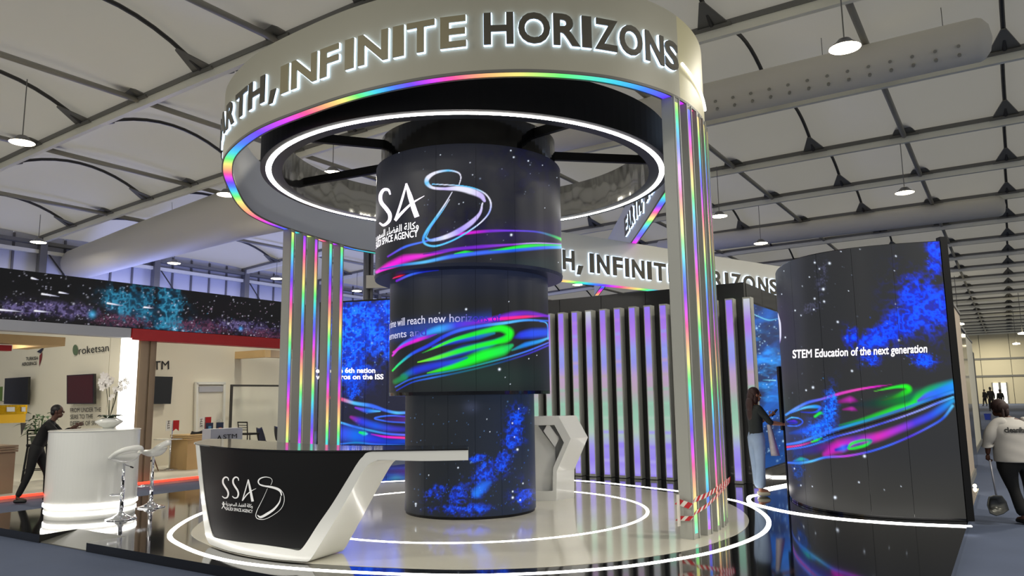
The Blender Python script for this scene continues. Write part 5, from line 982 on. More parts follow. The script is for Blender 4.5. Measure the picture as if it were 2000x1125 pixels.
tb_ = thing('round_table', 'small round glass table with a red pennant between two black chairs', 'table', H(tu, 17.2, 0.09)); MB().lathe([(0, 0.72), (0.38, 0.72), (0.38, 0.74), (0, 0.74)], n=28).build('table_top', mat('table_white', (215, 218, 214), 0.1), tb_); MB().lathe([(0, 0), (0.22, 0), (0.2, 0.03), (0.03, 0.05), (0.03, 0.72)], n=20).build('pedestal', m_chrome, tb_, smooth=True)
tb_.location = H(tu, 17.2, 0.09); flag('red pennant on the round table beside the black chair', tu + 0.02, 17.2, 0.832, 0.26, 1.0); flag('red and white pennant on the wooden counter behind the leaflets', ku + 0.72, 17.05, 0.921, 0.3, 1.02)
m_shell = mat('chair_shell_black', (12, 12, 13), 0.4); m_leg = mat('chair_leg_wood', (120, 82, 52), 0.5)
def shell_chair(lb, u, v, rz):
    t = thing('shell_chair', lb, 'chair', H(u, v, 0.09), rz, 'black shell chairs'); vs = []; fs = []; nx, ny = 9, 14
    for i in range(ny + 1):
        s_ = i / ny
        for j in range(nx + 1):
            w = (j / nx * 2 - 1); yy = -0.24 + 0.42 * min(s_ / 0.5, 1) + 0.10 * max(0, (s_ - 0.5) / 0.5); zz_ = 0.46 - 0.03 * math.sin(min(s_ / 0.5, 1) * PI) + (0 if s_ < 0.45 else 0.42 * ((s_ - 0.45) / 0.55) ** 1.1)
            wd_ = 0.23 * (1 - 0.28 * max(0, (s_ - 0.6) / 0.4) ** 2); vs.append((w * wd_, yy, zz_ + 0.07 * w * w * (0.4 + 0.6 * (1 - s_))))
    for i in range(ny):
        for j in range(nx): fs.append((i * (nx + 1) + j, i * (nx + 1) + j + 1, (i + 1) * (nx + 1) + j + 1, (i + 1) * (nx + 1) + j))
    s = mesh_obj('shell', vs, fs, m_shell, t, smooth=True); md = s.modifiers.new('t', 'SOLIDIFY'); md.thickness = 0.02
    for sx in (-1, 1):
        for sy in (-1, 1): MB().tube([(sx * 0.1, sy * 0.1, 0.44), (sx * 0.22, sy * 0.22, 0.0)], [0.018, 0.012], 7).build('leg', m_leg, t)
    MB().box((0, 0, 0.41), (0.26, 0.26, 0.02)).build('seat_support', m_arch, t); return t
shell_chair('black shell chair left of the round table, half behind the pillar', tu - 0.62, 17.25, AZ * -1 + PI / 2 + 0.3); shell_chair('black shell chair with its back to the wooden counter', tu + 0.42, 17.15, -AZ - PI / 2 + 0.2)
k = V_(512, 868, 17.3); shell_chair('black shell chair behind the reception desk beside the left posts', uo(k) - 0.1, 16.9, -AZ + PI / 2 + 0.5); shell_chair('second black shell chair, partly hidden by the left posts', uo(k) + 0.75, 17.2, -AZ + PI / 2 + 0.3)
def bar_chair(lb, u, v, rz):
    t = thing('bar_chair', lb, 'chair', H(u, v, 0.09), rz, 'black bar chairs')
    for sx in (-1, 1):
        MB().tube([(sx * 0.23, -0.23, 0), (sx * 0.17, -0.17, 0.74)], 0.014, 6).build('leg', m_blackm, t); MB().tube([(sx * 0.23, 0.23, 0), (sx * 0.17, 0.17, 0.74), (sx * 0.19, 0.21, 1.06)], 0.014, 6).build('leg', m_blackm, t)
    bevel(MB().box((0, 0, 0.75), (0.40, 0.40, 0.05)).build('seat', m_blackm, t), 0.015)
    for z in (0.25,): 
        for sx in (-1, 1): MB().tube([(sx * 0.21, -0.21, z), (sx * 0.21, 0.21, z)], 0.011, 6).build('stretcher', m_blackm, t); MB().tube([(-0.21, sx * 0.21, z), (0.21, sx * 0.21, z)], 0.011, 6).build('stretcher', m_blackm, t)
    for z, r_ in ((0.86, .01), (0.92, .01), (0.98, .01), (1.06, .02)): MB().tube([(-0.19, 0.2 + (z - .86) * .05, z), (0.19, 0.2 + (z - .86) * .05, z)], r_, 6).build('back_rail', m_blackm, t)
    return t
k = V_(68, 937, 17.3); bc = bar_chair('black metal bar chair with a leafy plant standing on its seat', uo(k), 17.3, 0.6); k2 = V_(485, 868, 17.1); bar_chair('black metal bar chair behind the grey sign of the reception desk', uo(k2), 17.1, -AZ + PI)
# potted plant on the bar chair
def leaf(b, p, d, L, w, n=5, droop=0.6):
    p = np.array(p, float); d = np.array(d, float); d /= np.linalg.norm(d); s = np.cross(d, (0, 0, 1.0)); s /= np.linalg.norm(s) + 1e-6; A = []; Bq = []; vs = []
    for i in range(n + 1):
        t = i / n; c_ = p + d * L * t + np.array([0, 0, -droop * L * t * t]); ww = w * math.sin(PI * min(t * 0.9 + 0.08, 1)) * 0.5; vs += [c_ + s * ww + (0, 0, ww * .3), c_, c_ - s * ww + (0, 0, ww * .3)]
    b.add(vs, [f for i in range(n) for f in ((3 * i, 3 * i + 1, 3 * i + 4, 3 * i + 3), (3 * i + 1, 3 * i + 2, 3 * i + 5, 3 * i + 4))]); return b
m_leaf = mat('leaf_green', (48, 84, 36), 0.4, noise=0.2, nscale=8); m_soil = mat('pot_soil', (40, 30, 22), 0.9)
loc = np.array(H(uo(k), 17.3, 0.87)); pt = thing('potted_plant', 'bushy green leafy plant in a pale pot on the black bar chair', 'plant', tuple(loc))
MB().lathe([(0, 0), (0.11, 0), (0.15, 0.16), (0.14, 0.16), (0.13, 0.13), (0, 0.13)], n=20).build('pot', mat('pot_greengrey', (90, 100, 84), 0.5), pt, smooth=True)
for i in range(46):
    a = random.uniform(0, 2 * PI); h = random.uniform(0.08, 0.62) ** 1.0; r_ = 0.05 + 0.22 * math.sin(min(h / 0.45, 1) * PI * 0.7) * random.random(); p = (r_ * math.cos(a), r_ * math.sin(a), 0.12 + h * 0.85); leaf(MB(), p, (math.cos(a), math.sin(a), 0.35 + h * 0.4), random.uniform(0.16, 0.26), 0.09).build('leaf', m_leaf, pt)
for i in range(6): a = i * 1.05; MB().tube([(0.02 * math.cos(a), 0.02 * math.sin(a), 0.12), (0.08 * math.cos(a), 0.08 * math.sin(a), 0.6 - 0.06 * i)], 0.008, 5).build('stem', m_leaf, pt)
# golden satellite model
kx = V_(0, 850, 16.8); gs = thing('satellite_model', 'gold foil satellite model on a pole at the left edge', 'model', (kx[0], kx[1], 0.09)); m_gold = mat('gold_foil', (222, 172, 30), 0.22, 0.9, bump=0.9, bscale=28); m_goldp = mat('gold_plate', (226, 178, 34), 0.4, 0.3)
c0 = V_(26, 800, 16.8); u1_ = uo(V_(53, 800, 16.8)); zt, zm, zb = V_(26, 791, 16.8)[2], V_(26, 809, 16.8)[2], V_(26, 826, 16.8)[2]
MB().hbox(u1_ - 1.1, u1_, 16.8, 17.3, zm, zt).build('foil_body', m_gold, gs, world=True); MB().hbox(u1_ - 1.1, u1_ - 0.02, 16.79, 17.3, zb, zm - 0.002).build('plate_body', m_goldp, gs, world=True)
for x0, x1 in ((14, 29), (43, 50)): MB().extr([V_(x, y, 16.76) for x, y in ((x0, 795), (x1, 795), (x1, 804), (x0, 804))], VX * 0.03).build('white_panel', m_white, gs, world=True)
MB().tube([H(u1_ - 0.62, 17.05, 0.09), H(u1_ - 0.62, 17.05, zb)], 0.03, 8).build('pole', m_alu, gs, world=True); MB().lathe([(0, 0.09), (0.2, 0.09), (0.19, 0.11), (0, 0.11)], H(u1_ - 0.62, 17.05)[:2], 20).build('foot', m_alu, gs, world=True); MB().extr([V_(x, y, 16.95) for x, y in ((41, 826), (52, 826), (42, 850))], VX * 0.02).build('fin', m_arch, gs, world=True)
# grey sign block
kx0, kx1 = V_(411, 860, 14.6), V_(473, 860, 14.6)
sg = thing('grey_sign', 'grey block with black letters standing behind the reception desk', 'sign', H((uo(kx0) + uo(kx1)) / 2, 14.6, 0.0)); zt = V_(440, 837, 14.6)[2]
MB().hbox(uo(kx0), uo(kx1), 14.6, 14.9, 0.0, zt).build('block', m_gr, sg, world=True); mS = lambda x, y: tuple(V_(x, y, 14.58))
text_px('lettering', 'STM', 436, 857.5, 463, 855.5, 9, mS, m_ink, sg, 0.008); mesh_obj('triangle_logo', [mS(424, 858), (mS(428.5, 849)), mS(433, 857.5), mS(430.5, 858), mS(428.5, 853.5), mS(426.5, 858)], [(0, 1, 4, 5), (1, 2, 3, 4)], m_ink, sg, world=True)

# ------------------------------------------------------------------ white bar counter with stools and orchid
BC = (-6.2, 11.37); bcn = thing('bar_counter', 'round white bar counter with two glowing bands at its foot', 'counter', (*BC, 0.1))
for nm, z0, z1, r_, mm in (('foot', 0.1, 0.165, 0.585, m_white), ('glow_band', 0.165, 0.205, 0.597, m_led), ('band', 0.205, 0.262, 0.592, m_white), ('glow_band', 0.262, 0.302, 0.612, m_led), ('body', 0.302, 1.30, 0.60, m_white)):
    MB().lathe([(0, z0), (r_, z0), (r_, z1), (0, z1)], BC, 72).build(nm, mm, bcn, world=True)
MB().lathe([(0, 1.30), (0.605, 1.30), (0.61, 1.312), (0.6, 1.318), (0, 1.318)], BC, 72).build('top', m_white, bcn, world=True, smooth=False)
def bar_stool(lb, p, rz):
    t = thing('bar_stool', lb, 'stool', (p[0], p[1], 0.1), rz, 'white bar stools')
    MB().lathe([(0, 0), (0.205, 0), (0.20, 0.012), (0.12, 0.03), (0.05, 0.07), (0.03, 0.11), (0, 0.11)], n=36).build('base', m_chrome, t, smooth=True); MB().tube([(0, 0, 0.1), (0, 0, 0.42)], 0.028, 14).build('column', m_chrome, t, smooth=True); MB().tube([(0, 0, 0.42), (0, 0, 0.76)], 0.02, 14).build('column', m_chrome, t, smooth=True)
    MB().tube([(0.02, 0, 0.33), (0.13, -0.08, 0.33), (0.2, 0, 0.33), (0.13, 0.08, 0.33), (0.02, 0, 0.33)], 0.011, 8).build('footrest', m_chrome, t, smooth=True)
    lv = MB().tube([(0.0, -0.02, 0.74), (0.02, -0.14, 0.70)], 0.006, 6).build('lever', m_chrome, t); MB().tube([(0.02, -0.13, 0.703), (0.025, -0.18, 0.685)], 0.011, 8).build('lever_grip', m_blackm, lv)
    vs = []; fs = []; NR, NA = 8, 40
    for i in range(NR + 1):
        r_ = i / NR
        for j in range(NA): a = 2 * PI * j / NA; rim = 0.035 * r_ ** 3 + 0.05 * r_ ** 6 * max(0, -math.cos(a)) ** 1; vs.append((0.20 * r_ * math.cos(a), 0.215 * r_ * math.sin(a), 0.765 + 0.05 * r_ * r_ + rim))
    for i in range(NR):
        for j in range(NA): fs.append((i * NA + j, i * NA + (j + 1) % NA, (i + 1) * NA + (j + 1) % NA, (i + 1) * NA + j))
    s = mesh_obj('seat', vs, fs, m_white, t, smooth=True); md = s.modifiers.new('t', 'SOLIDIFY'); md.thickness = 0.022; md.offset = -1
    pth = [(0.20 * math.cos(a) * (1 + 0.06 * (-math.cos(a) > 0)), 0.215 * math.sin(a) * 1.02, 0.85 + 0.13 * max(0, -math.cos(a)) ** 0.7) for a in np.linspace(PI * 0.42, PI * 1.58, 25)]
    MB().tube(pth, [0.018 + 0.012 * math.sin(PI * k / 24) for k in range(25)], 10, flat=1.3).build('back_rail', m_white, t, smooth=True); return t
bar_stool('nearer white bar stool with chrome foot in front of the bar counter', (-5.49, 10.85), 2.75); bar_stool('farther white bar stool at the right side of the bar counter', (-5.62, 12.0), 3.6)
ob = np.array([*atz(212, 836, 1.318)[:2], 1.318]); op = thing('orchid_bowl', 'white orchids with dark leaves in a wide white bowl on the bar counter', 'plant', tuple(ob))
MB().lathe([(0, 0), (0.075, 0), (0.09, 0.012), (0.19, 0.085), (0.2, 0.1), (0.18, 0.115), (0.1, 0.155), (0.08, 0.16), (0.07, 0.14), (0, 0.13)], n=36).build('bowl', m_white, op, smooth=True)
m_petal = mat('orchid_white', (238, 232, 226), 0.5); m_ol = mat('orchid_leaf', (30, 56, 26), 0.3); m_stem = mat('orchid_stem', (60, 62, 40), 0.5)
for i in range(9): a = i * 0.72; leaf(MB(), (0.03 * math.cos(a), 0.03 * math.sin(a), 0.14), (math.cos(a), math.sin(a), 0.9), random.uniform(0.17, 0.27), 0.075, 6, 0.55).build('leaf', m_ol, op)
for i, (dx, top, n_) in enumerate(((-0.05, 0.80, 11), (-0.09, 0.72, 9), (0.06, 0.60, 6), (0.13, 0.74, 7), (0.10, 0.66, 5))):
    pth = catmull([(0.0, 0, 0.14), (dx * 0.5, 0.02, top * 0.55), (dx, 0, top * 0.92), (dx - 0.08 * (1 if i < 2 else -1), 0.0, top)], 6); st = MB().tube(pth, 0.005, 5).build('stem', m_stem, op)
    for q in range(n_):
        p = pth[int(len(pth) * (0.55 + 0.44 * q / n_))] + np.array([random.uniform(-.05, .05), random.uniform(-.05, .05), random.uniform(-.05, .03)]); sz = 0.036 if i < 2 else 0.024; b = MB()
        for w in range(5):
            a = w * 2 * PI / 5 + q; d = np.array([math.cos(a), -0.25, math.sin(a)]); sd = np.array([-math.sin(a), 0, math.cos(a)]); b.add([p, p + d * sz + sd * sz * .55, p + d * sz * 1.5, p + d * sz - sd * sz * .55], [(0, 1, 2, 3)])
        b.build('flower', m_petal, op)

# ------------------------------------------------------------------ people
def skin_mesh(J, E, levels=1):
    me = bpy.data.meshes.new('s'); names = list(J); idx = {n: i for i, n in enumerate(names)}; me.from_pydata([J[n][:3] for n in names], [(idx[a], idx[b]) for a, b in E], []); o = bpy.data.objects.new('s', me); COL.objects.link(o)
    sm = o.modifiers.new('sk', 'SKIN'); sm.use_smooth_shade = True
    for i, n in enumerate(names):
        r_ = J[n][3]; r_ = r_ if hasattr(r_, '__len__') else (r_, r_); me.skin_vertices[0].data[i].radius = r_; me.skin_vertices[0].data[i].use_root = (i == 0)
    ss = o.modifiers.new('ss', 'SUBSURF'); ss.levels = levels; ss.render_levels = levels
    bpy.context.view_layer.update(); m2 = bpy.data.meshes.new_from_object(o.evaluated_get(bpy.context.evaluated_depsgraph_get())); v = [tuple(q.co) for q in m2.vertices]; f = [tuple(p.vertices) for p in m2.polygons]
    bpy.data.objects.remove(o); bpy.data.meshes.remove(me); bpy.data.meshes.remove(m2); return v, f
def person(label, loc, rz, s, K, mats, hair, group=None, extra=None, far=False):
    # K: joints in body space, x right, y forward, z up; metres for a 1.7 m figure
    D = dict(pel=(0, 0, .93), spi=(0, 0, 1.1), che=(0, 0, 1.3), nek=(0, 0, 1.43), nk2=(0, .01, 1.49), hd0=(0, .02, 1.56), hd1=(0, .02, 1.64),
             shR=(.17, 0, 1.38), elR=(.22, -.02, 1.1), wrR=(.23, .05, .87), shL=(-.17, 0, 1.38), elL=(-.22, -.02, 1.1), wrL=(-.23, .05, .87),
             hiR=(.09, 0, .88), knR=(.10, .02, .5), anR=(.10, -.02, .09), toR=(.11, .14, .04), hiL=(-.09, 0, .88), knL=(-.10, .02, .5), anL=(-.10, -.02, .09), toL=(-.11, .14, .04)); D.update({k: v for k, v in K.items() if k in D})
    fat = K.get('fat', 1.0); R_ = dict(pel=(.15 * fat, .11 * fat), spi=(.125 * fat, .095 * fat), che=(.15 * fat, .105 * fat), nek=(.065, .06), nk2=(.05, .052), hd0=(.068, .085), hd1=(.07, .09), shR=.058, elR=.042 * (1 + .7 * (fat - 1)), wrR=.027, shL=.058, elL=.042 * (1 + .7 * (fat - 1)), wrL=.027, hiR=.09 * fat, knR=.058, anR=.038, toR=(.038, .025), hiL=.09 * fat, knL=.058, anL=.038, toL=(.038, .025))
    t = thing('person', label, 'person', loc, rz, group); t.scale = (s, s, s)
    E = [('pel', 'spi'), ('spi', 'che'), ('che', 'nek'), ('nek', 'nk2'), ('nk2', 'hd0'), ('hd0', 'hd1'), ('che', 'shR'), ('shR', 'elR'), ('elR', 'wrR'), ('che', 'shL'), ('shL', 'elL'), ('elL', 'wrL'), ('pel', 'hiR'), ('hiR', 'knR'), ('knR', 'anR'), ('anR', 'toR'), ('pel', 'hiL'), ('hiL', 'knL'), ('knL', 'anL'), ('anL', 'toL')]
    body_k = {'pel': .78, 'spi': .8, 'che': .8, 'shR': .8, 'shL': .8, 'hiR': .8, 'hiL': .8, 'knR': .8, 'knL': .8}; J = {n: (*D[n], tuple(np.array(R_[n] if hasattr(R_[n], '__len__') else (R_[n],) * 2) * body_k.get(n, 1.0))) for n in D}; v, f = skin_mesh(J, E); mb = MB(); mb.add(v, f); fy = np.array(K.get('face', (0, 1, 0)), float); fy /= np.linalg.norm(fy); hc_ = np.array(D['hd0']) * .4 + np.array(D['hd1']) * .6; rx = np.cross(fy, (0, 0, 1)); up = np.array([0, 0, 1.])
    if not far:
        # skull and face shaped onto the head: cranium, jaw, nose, brow, lips, ears
        def blob(c_, r_, n=12, m=8):
            q = MB().ball((0, 0, 0), r_, n, m); mb.add([hc_ + rx * (a + c_[0]) + fy * (b + c_[1]) + up * (c2 + c_[2]) for a, b, c2 in q.v], q.f)
        blob((0, -.005, .015), (.074, .093, .10), 18, 12); blob((0, .035, -.065), (.052, .055, .05), 14, 8); blob((0, .098, -.015), (.011, .016, .022), 8, 6); blob((0, .086, -.055), (.022, .01, .008), 8, 5); blob((0, .08, .02), (.045, .014, .010), 10, 5)
        for sx in (-1, 1): blob((sx * .078, -.005, -.01), (.010, .018, .028), 8, 6)
        for S in ('R', 'L'):        # hands: palm, four unequal fingers, thumb from the side of the palm
            el, wr = np.array(D['el' + S]), np.array(D['wr' + S]); d = wr - el; d /= np.linalg.norm(d); sd = np.array(K.get('palm' + S, (0, 1, 0)), float); sd = sd - d * (sd @ d); sd /= np.linalg.norm(sd); nn = np.cross(d, sd); gr = K.get('grip' + S, 0.35)
            Jh = {'w': (*(wr - d * .01), .026), 'p': (*(wr + d * .045), (.033, .02)), 'q': (*(wr + d * .075), (.034, .018))}; v2, f2 = skin_mesh(Jh, [('w', 'p'), ('p', 'q')]); mb.add(v2, f2)
            for q, (o_, L) in enumerate(((.028, .068), (.010, .078), (-.009, .072), (-.027, .056))):
                b0 = wr + d * .07 + sd * o_; a1 = gr; p1 = b0 + (d * math.cos(a1) + nn * math.sin(a1)) * L * .5; p2 = p1 + (d * math.cos(a1 * 2.2) + nn * math.sin(a1 * 2.2)) * L * .32; p3 = p2 + (d * math.cos(a1 * 3.2) + nn * math.sin(a1 * 3.2)) * L * .25
                v2, f2 = skin_mesh({'a': (*b0, .0095), 'b': (*p1, .009), 'c': (*p2, .008), 'd': (*p3, .007)}, [('a', 'b'), ('b', 'c'), ('c', 'd')]); mb.add(v2, f2)
            b0 = wr + d * .02 + sd * .028; p1 = b0 + (d * .7 + sd * .7) * .035; p2 = p1 + (d * .9 + sd * .2 + nn * gr) * .03; v2, f2 = skin_mesh({'a': (*b0, .012), 'b': (*p1, .0105), 'c': (*p2, .009)}, [('a', 'b'), ('b', 'c')]); mb.add(v2, f2)
    body = mb.build('body', mats[0], t, smooth=True)
    if not far:
        for sx in (-1, 1):
            p = hc_ + rx * sx * .03 + fy * .079 + up * .003; MB().ball(p, (.011, .011, .007), 8, 6).build('eye', m_ink, t)
    g = 1.17
    def cloth(nm, ks, es, m, gr=g, over=None):
        J2 = {}
        for n in ks: r_ = R_[n]; r_ = tuple(np.array(r_ if hasattr(r_, '__len__') else (r_, r_)) * gr + 0.006); J2[n] = (*D[n], r_)
        for n, p, r_ in (over or []): J2[n] = (*p, r_)
        v2, f2 = skin_mesh(J2, es); c2 = MB(); c2.add(v2, f2)
        if nm == 'shirt':                         # wide loose shirt: elliptical rings round the trunk, short sleeves as tapered tubes
            c2 = MB(); rg_ = [(.845, .265, .205), (.86, .285, .215), (.98, .285, .215), (1.12, .275, .205), (1.25, .28, .20), (1.33, .262, .175), (1.39, .20, .13), (1.425, .11, .095), (1.45, .085, .08)]; K2 = catmull([(a, b, c, 0) for a, b, c in rg_], 4); n2 = 36; vs = []
            for z, rx_, ry_, _ in K2:
                lx = max(0, z - 1.33) * -.35; vs += [(lx + rx_ * math.cos(2 * PI * i / n2), max(0, z - 1.33) * .5 + ry_ * math.sin(2 * PI * i / n2) * (1 + .015 * math.sin(7 * i + z * 40)), z) for i in range(n2)]
            c2.add(vs, [(i * n2 + j, i * n2 + (j + 1) % n2, (i + 1) * n2 + (j + 1) % n2, (i + 1) * n2 + j) for i in range(len(K2) - 1) for j in range(n2)])
            for S in ('R', 'L'): c2.tube(catmull([tuple(np.array(D['sh' + S]) * np.array([.55, 1, 1])), D['sh' + S], D['el' + S], mid('el' + S, 'wr' + S, .35)], 5), [.09 + .012 * math.sin(i) - .0016 * i for i in range(16)], 14)
        return c2.build(nm, m, t, smooth=True)
    mid = lambda a, b, q: tuple(np.array(D[a]) * (1 - q) + np.array(D[b]) * q)
    sl = K.get('sleeve', 0.9); hem = mid('pel', 'spi', K.get('hem', 0.0)); hr = .155 * fat
    cloth(K.get('top_name', 'jacket'), ['spi', 'che', 'shR', 'elR', 'shL', 'elL'], [('spi', 'che'), ('hem', 'spi'), ('che', 'col'), ('che', 'shR'), ('shR', 'elR'), ('che', 'shL'), ('shL', 'elL'), ('elR', 'cuR'), ('elL', 'cuL')], mats[1], K.get('loose', 1.13),
          [('hem', hem, (.15 * fat * K.get('loose', 1.13), .12 * fat * K.get('loose', 1.13))), ('col', mid('nek', 'nk2', .2), (.066, .064)), ('cuR', mid('elR', 'wrR', sl), (.040, .040)), ('cuL', mid('elL', 'wrL', sl), (.040, .040))])
    cloth(K.get('leg_name', 'trousers'), ['pel', 'hiR', 'knR', 'hiL', 'knL'], [('wst', 'pel'), ('pel', 'hiR'), ('hiR', 'knR'), ('pel', 'hiL'), ('hiL', 'knL'), ('knR', 'heR'), ('knL', 'heL')], mats[2], K.get('loose2', 1.12), [('wst', mid('pel', 'spi', .7), (.135 * fat, .10 * fat)), ('heR', mid('knR', 'anR', .96), (K.get('flare', .055),) * 2), ('heL', mid('knL', 'anL', .96), (K.get('flare', .055),) * 2)])
    for S in ('R', 'L'):
        a, b = np.array(D['an' + S]), np.array(D['to' + S]); v2, f2 = skin_mesh({'h': (*(a * np.array([1, 1, 0]) + (b - a) * np.array([-.35, -.35, 0]) + (0, 0, .042)), (.04, .036)), 'm': (*((a + b) / 2 * np.array([1, 1, 0]) + (0, 0, .045)), (.044, .04)), 't': (*(b * np.array([1, 1, 0]) + (0, 0, .036)), (.042, .03))}, [('h', 'm'), ('m', 't')]); mesh_obj('shoe', v2, f2, mats[3], t, smooth=True)
    # hair
    b = MB()
    def hb(c_, r_, n=16, m=10):
        q = MB().ball((0, 0, 0), r_, n, m); b.add([hc_ + rx * (a + c_[0]) + fy * (b_ + c_[1]) + up * (c2 + c_[2]) for a, b_, c2 in q.v], q.f)
    if hair == 'long':
        hb((0, -.022, .03), (.088, .098, .100)); hb((0, -.07, -.03), (.082, .062, .11)); hb((0, -.095, -.16), (.095, .058, .15)); hb((0, -.095, -.30), (.085, .05, .13)); hb((.055, -.02, -.06), (.03, .045, .10)); hb((-.055, -.02, -.06), (.03, .045, .10))
    elif hair == 'wrap':
        hb((0, -.02, .03), (.098, .112, .105)); hb((0, -.08, .02), (.085, .075, .075)); hb((0.02, -.13, -.05), (.03, .03, .06)); hb((-.05, -.14, -.07), (.02, .02, .07))
    else: hb((0, -.018, .032), (.082, .094, .093)); hb((0, -.06, -.02), (.074, .05, .06))
    b.build('head_wrap' if hair == 'wrap' else 'hair', mats[4], t, smooth=True)
    if extra: extra(t, D)
    return t
m_hairb = mat('hair_auburn_brown', (52, 26, 20), 0.5); m_hairk = mat('hair_black', (16, 14, 14), 0.5); m_dark = mat('cloth_dark_green_black', (30, 36, 34), 0.8); m_jean = mat('pale_denim', (150, 170, 196), 0.85, noise=0.15, nscale=9); m_shoe = mat('shoe_cream', (216, 210, 186), 0.6); m_blk = mat('cloth_black', (10, 10, 11), 0.8); m_blk2 = mat('shoe_black', (14, 13, 13), 0.5)
m_shirt = mat('cloth_pale_grey', (176, 172, 166), 0.85)
def woman_extra(t, D):
    wr = np.array(D['wrL']); ph = MB().box(wr + np.array([0.01, .085, .05]), (.072, .009, .15), (1, 0, 0), (0, .75, -.66), (0, .66, .75)).build('phone', m_black, t)
    b = MB(); m_c = mat('coat_pale', (205, 196, 196), 0.85, noise=0.2, nscale=14); b2 = []
    for i in range(9):
        z = 1.13 - i * .062; w = .035 + .005 * i; y = .17 + .010 * i; b2 += [(.12, y - w, z), (.16, y - w * .3, z), (.13, y + w, z), (.10, y + w * .3, z)]
    b.add(b2, [(4 * i + k, 4 * i + (k + 1) % 4, 4 * i + 4 + (k + 1) % 4, 4 * i + 4 + k) for i in range(8) for k in range(4)] + [(0, 1, 2, 3), (32, 35, 34, 33)]); b.build('folded_coat', m_c, t, smooth=True)
person('woman with long brown hair in a dark top and pale jeans using a phone', (3.87, 12.3, 0.106), -PI / 2 + 0.12, 0.985,
       dict(elR=(.20, .16, 1.16), wrR=(.17, .40, 1.13), palmR=(0, 0, 1), gripR=.25, elL=(-.18, .10, 1.12), wrL=(-.05, .27, 1.26), palmL=(0, -.5, 1), gripL=.6, sleeve=.25, hem=.1, top_name='dark_top', leg_name='jeans', loose2=1.28, flare=.098, knR=(.08, .01, .5), anR=(.08, -.02, .09), toR=(.09, .14, .04), knL=(-.08, .0, .5), anL=(-.08, .05, .09), toL=(-.09, .2, .04)), (m_skin, m_dark, m_jean, m_shoe, m_hairb), 'long', extra=woman_extra)
# leaning man behind the bar counter
person('man dressed in black leaning over beside the round white bar counter', (-8.66, 13.5, 0.0), -PI / 2 + 0.35, 1.0,
       dict(pel=(0, .24, .93), spi=(0, .30, 1.1), che=(0, .38, 1.27), nek=(0, .46, 1.40), nk2=(0, .49, 1.45), hd0=(0, .52, 1.52), hd1=(0, .53, 1.60), shR=(.17, .42, 1.34), elR=(.2, .62, 1.16), wrR=(.16, .8, 1.28), shL=(-.17, .42, 1.34), elL=(-.2, .6, 1.16), wrL=(-.16, .8, 1.28), hiR=(.09, .23, .88), knR=(.10, .18, .5), anR=(.10, .02, .09), toR=(.11, .18, .04), hiL=(-.09, .24, .88), knL=(-.10, .42, .5), anL=(-.10, .42, .09), toL=(-.11, .6, .04)), (m_skind, m_blk, m_blk, m_blk2, m_hairk), 'short')
# cleaner with dustpan, cut by the right edge
def cleaner_extra(t, D):
    from mathutils.bvhtree import BVHTree
    sh = [o for o in t.children if o.name.startswith('shirt')][0].data; bv = BVHTree.FromPolygons([tuple(q.co) for q in sh.vertices], [tuple(p.vertices) for p in sh.polygons])
    v, f = text_mesh('cleanfix', 1.0, 0.03); Q = []
    for x, y, _ in v:
        X, Z = -0.20 + x * 0.082, 1.25 + y * 0.10; h = bv.ray_cast(Vector((X, -1, Z)), Vector((0, 1, 0))); Q.append((X, (h[0].y if h[0] else -0.1) - 0.010, Z))
    mesh_obj('lettering', Q, f, m_ink, t)
cx_, cy_ = 6.50, 10.0
person('cleaner seen from behind in a pale lettered shirt and black trousers', (cx_, cy_, 0.0), -0.1, 0.935,
       dict(fat=1.5, loose=1.2, hem=-.15, nek=(-.05, .08, 1.43), nk2=(-.07, .10, 1.48), hd0=(-.10, .13, 1.53), hd1=(-.11, .15, 1.60), shR=(.23, 0, 1.35), shL=(-.23, 0, 1.35), elL=(-.34, .03, 1.12), wrL=(-.335, .08, .93), elR=(.33, 0, 1.1), wrR=(.34, .1, .88), gripL=.9, palmL=(0, 1, 0), sleeve=.35, top_name='shirt', hiR=(.16, 0, .86), knR=(.14, .02, .48), hiL=(-.17, 0, .84), knL=(-.07, .03, .48), anL=(.02, 0, .09), toL=(.0, .16, .04), face=(-.25, 1, 0), loose2=1.25, flare=.09), (m_skind, m_shirt, m_blk, m_blk2, mat('head_wrap_brown', (44, 24, 20), 0.7)), 'wrap', extra=cleaner_extra)
hp = atplane(1934, 906, (0, 1, 0), cy_ + .06); bp_ = atplane(1946, 968, (0, 1, 0), cy_ - .02)
dp = thing('dustpan', 'long-handled grey metal dustpan held by the cleaner', 'dustpan', tuple(bp_)); MB().tube([hp + (0, 0, .05), bp_], 0.012, 8).build('handle', mat('handle_grey', (150, 150, 158), 0.4, 0.4), dp, world=True, smooth=True)
m_pan = mat('pan_metal', (92, 92, 88), 0.3, 0.8); dd = MB(); pts = [(1931, 970), (1940, 967), (1957, 968), (1966, 980), (1971, 996), (1960, 1004), (1946, 1008), (1933, 1003), (1928, 988)]
P = [atplane(x, y, (0, 1, 0), cy_ - .03) for x, y in pts]; c_ = sum(P) / len(P) + np.array([0, .10, 0]); n = len(P); inner = [c_ + (p - c_) * .6 + np.array([0, .05, 0]) for p in P]; vs = P + inner + [c_]; dd.add(vs, [(i, (i + 1) % n, n + (i + 1) % n, n + i) for i in range(n)] + [(n + i, n + (i + 1) % n, 2 * n) for i in range(n)]); o = dd.build('pan', m_pan, dp, world=True, smooth=True); md = o.modifiers.new('t', 'SOLIDIFY'); md.thickness = .012
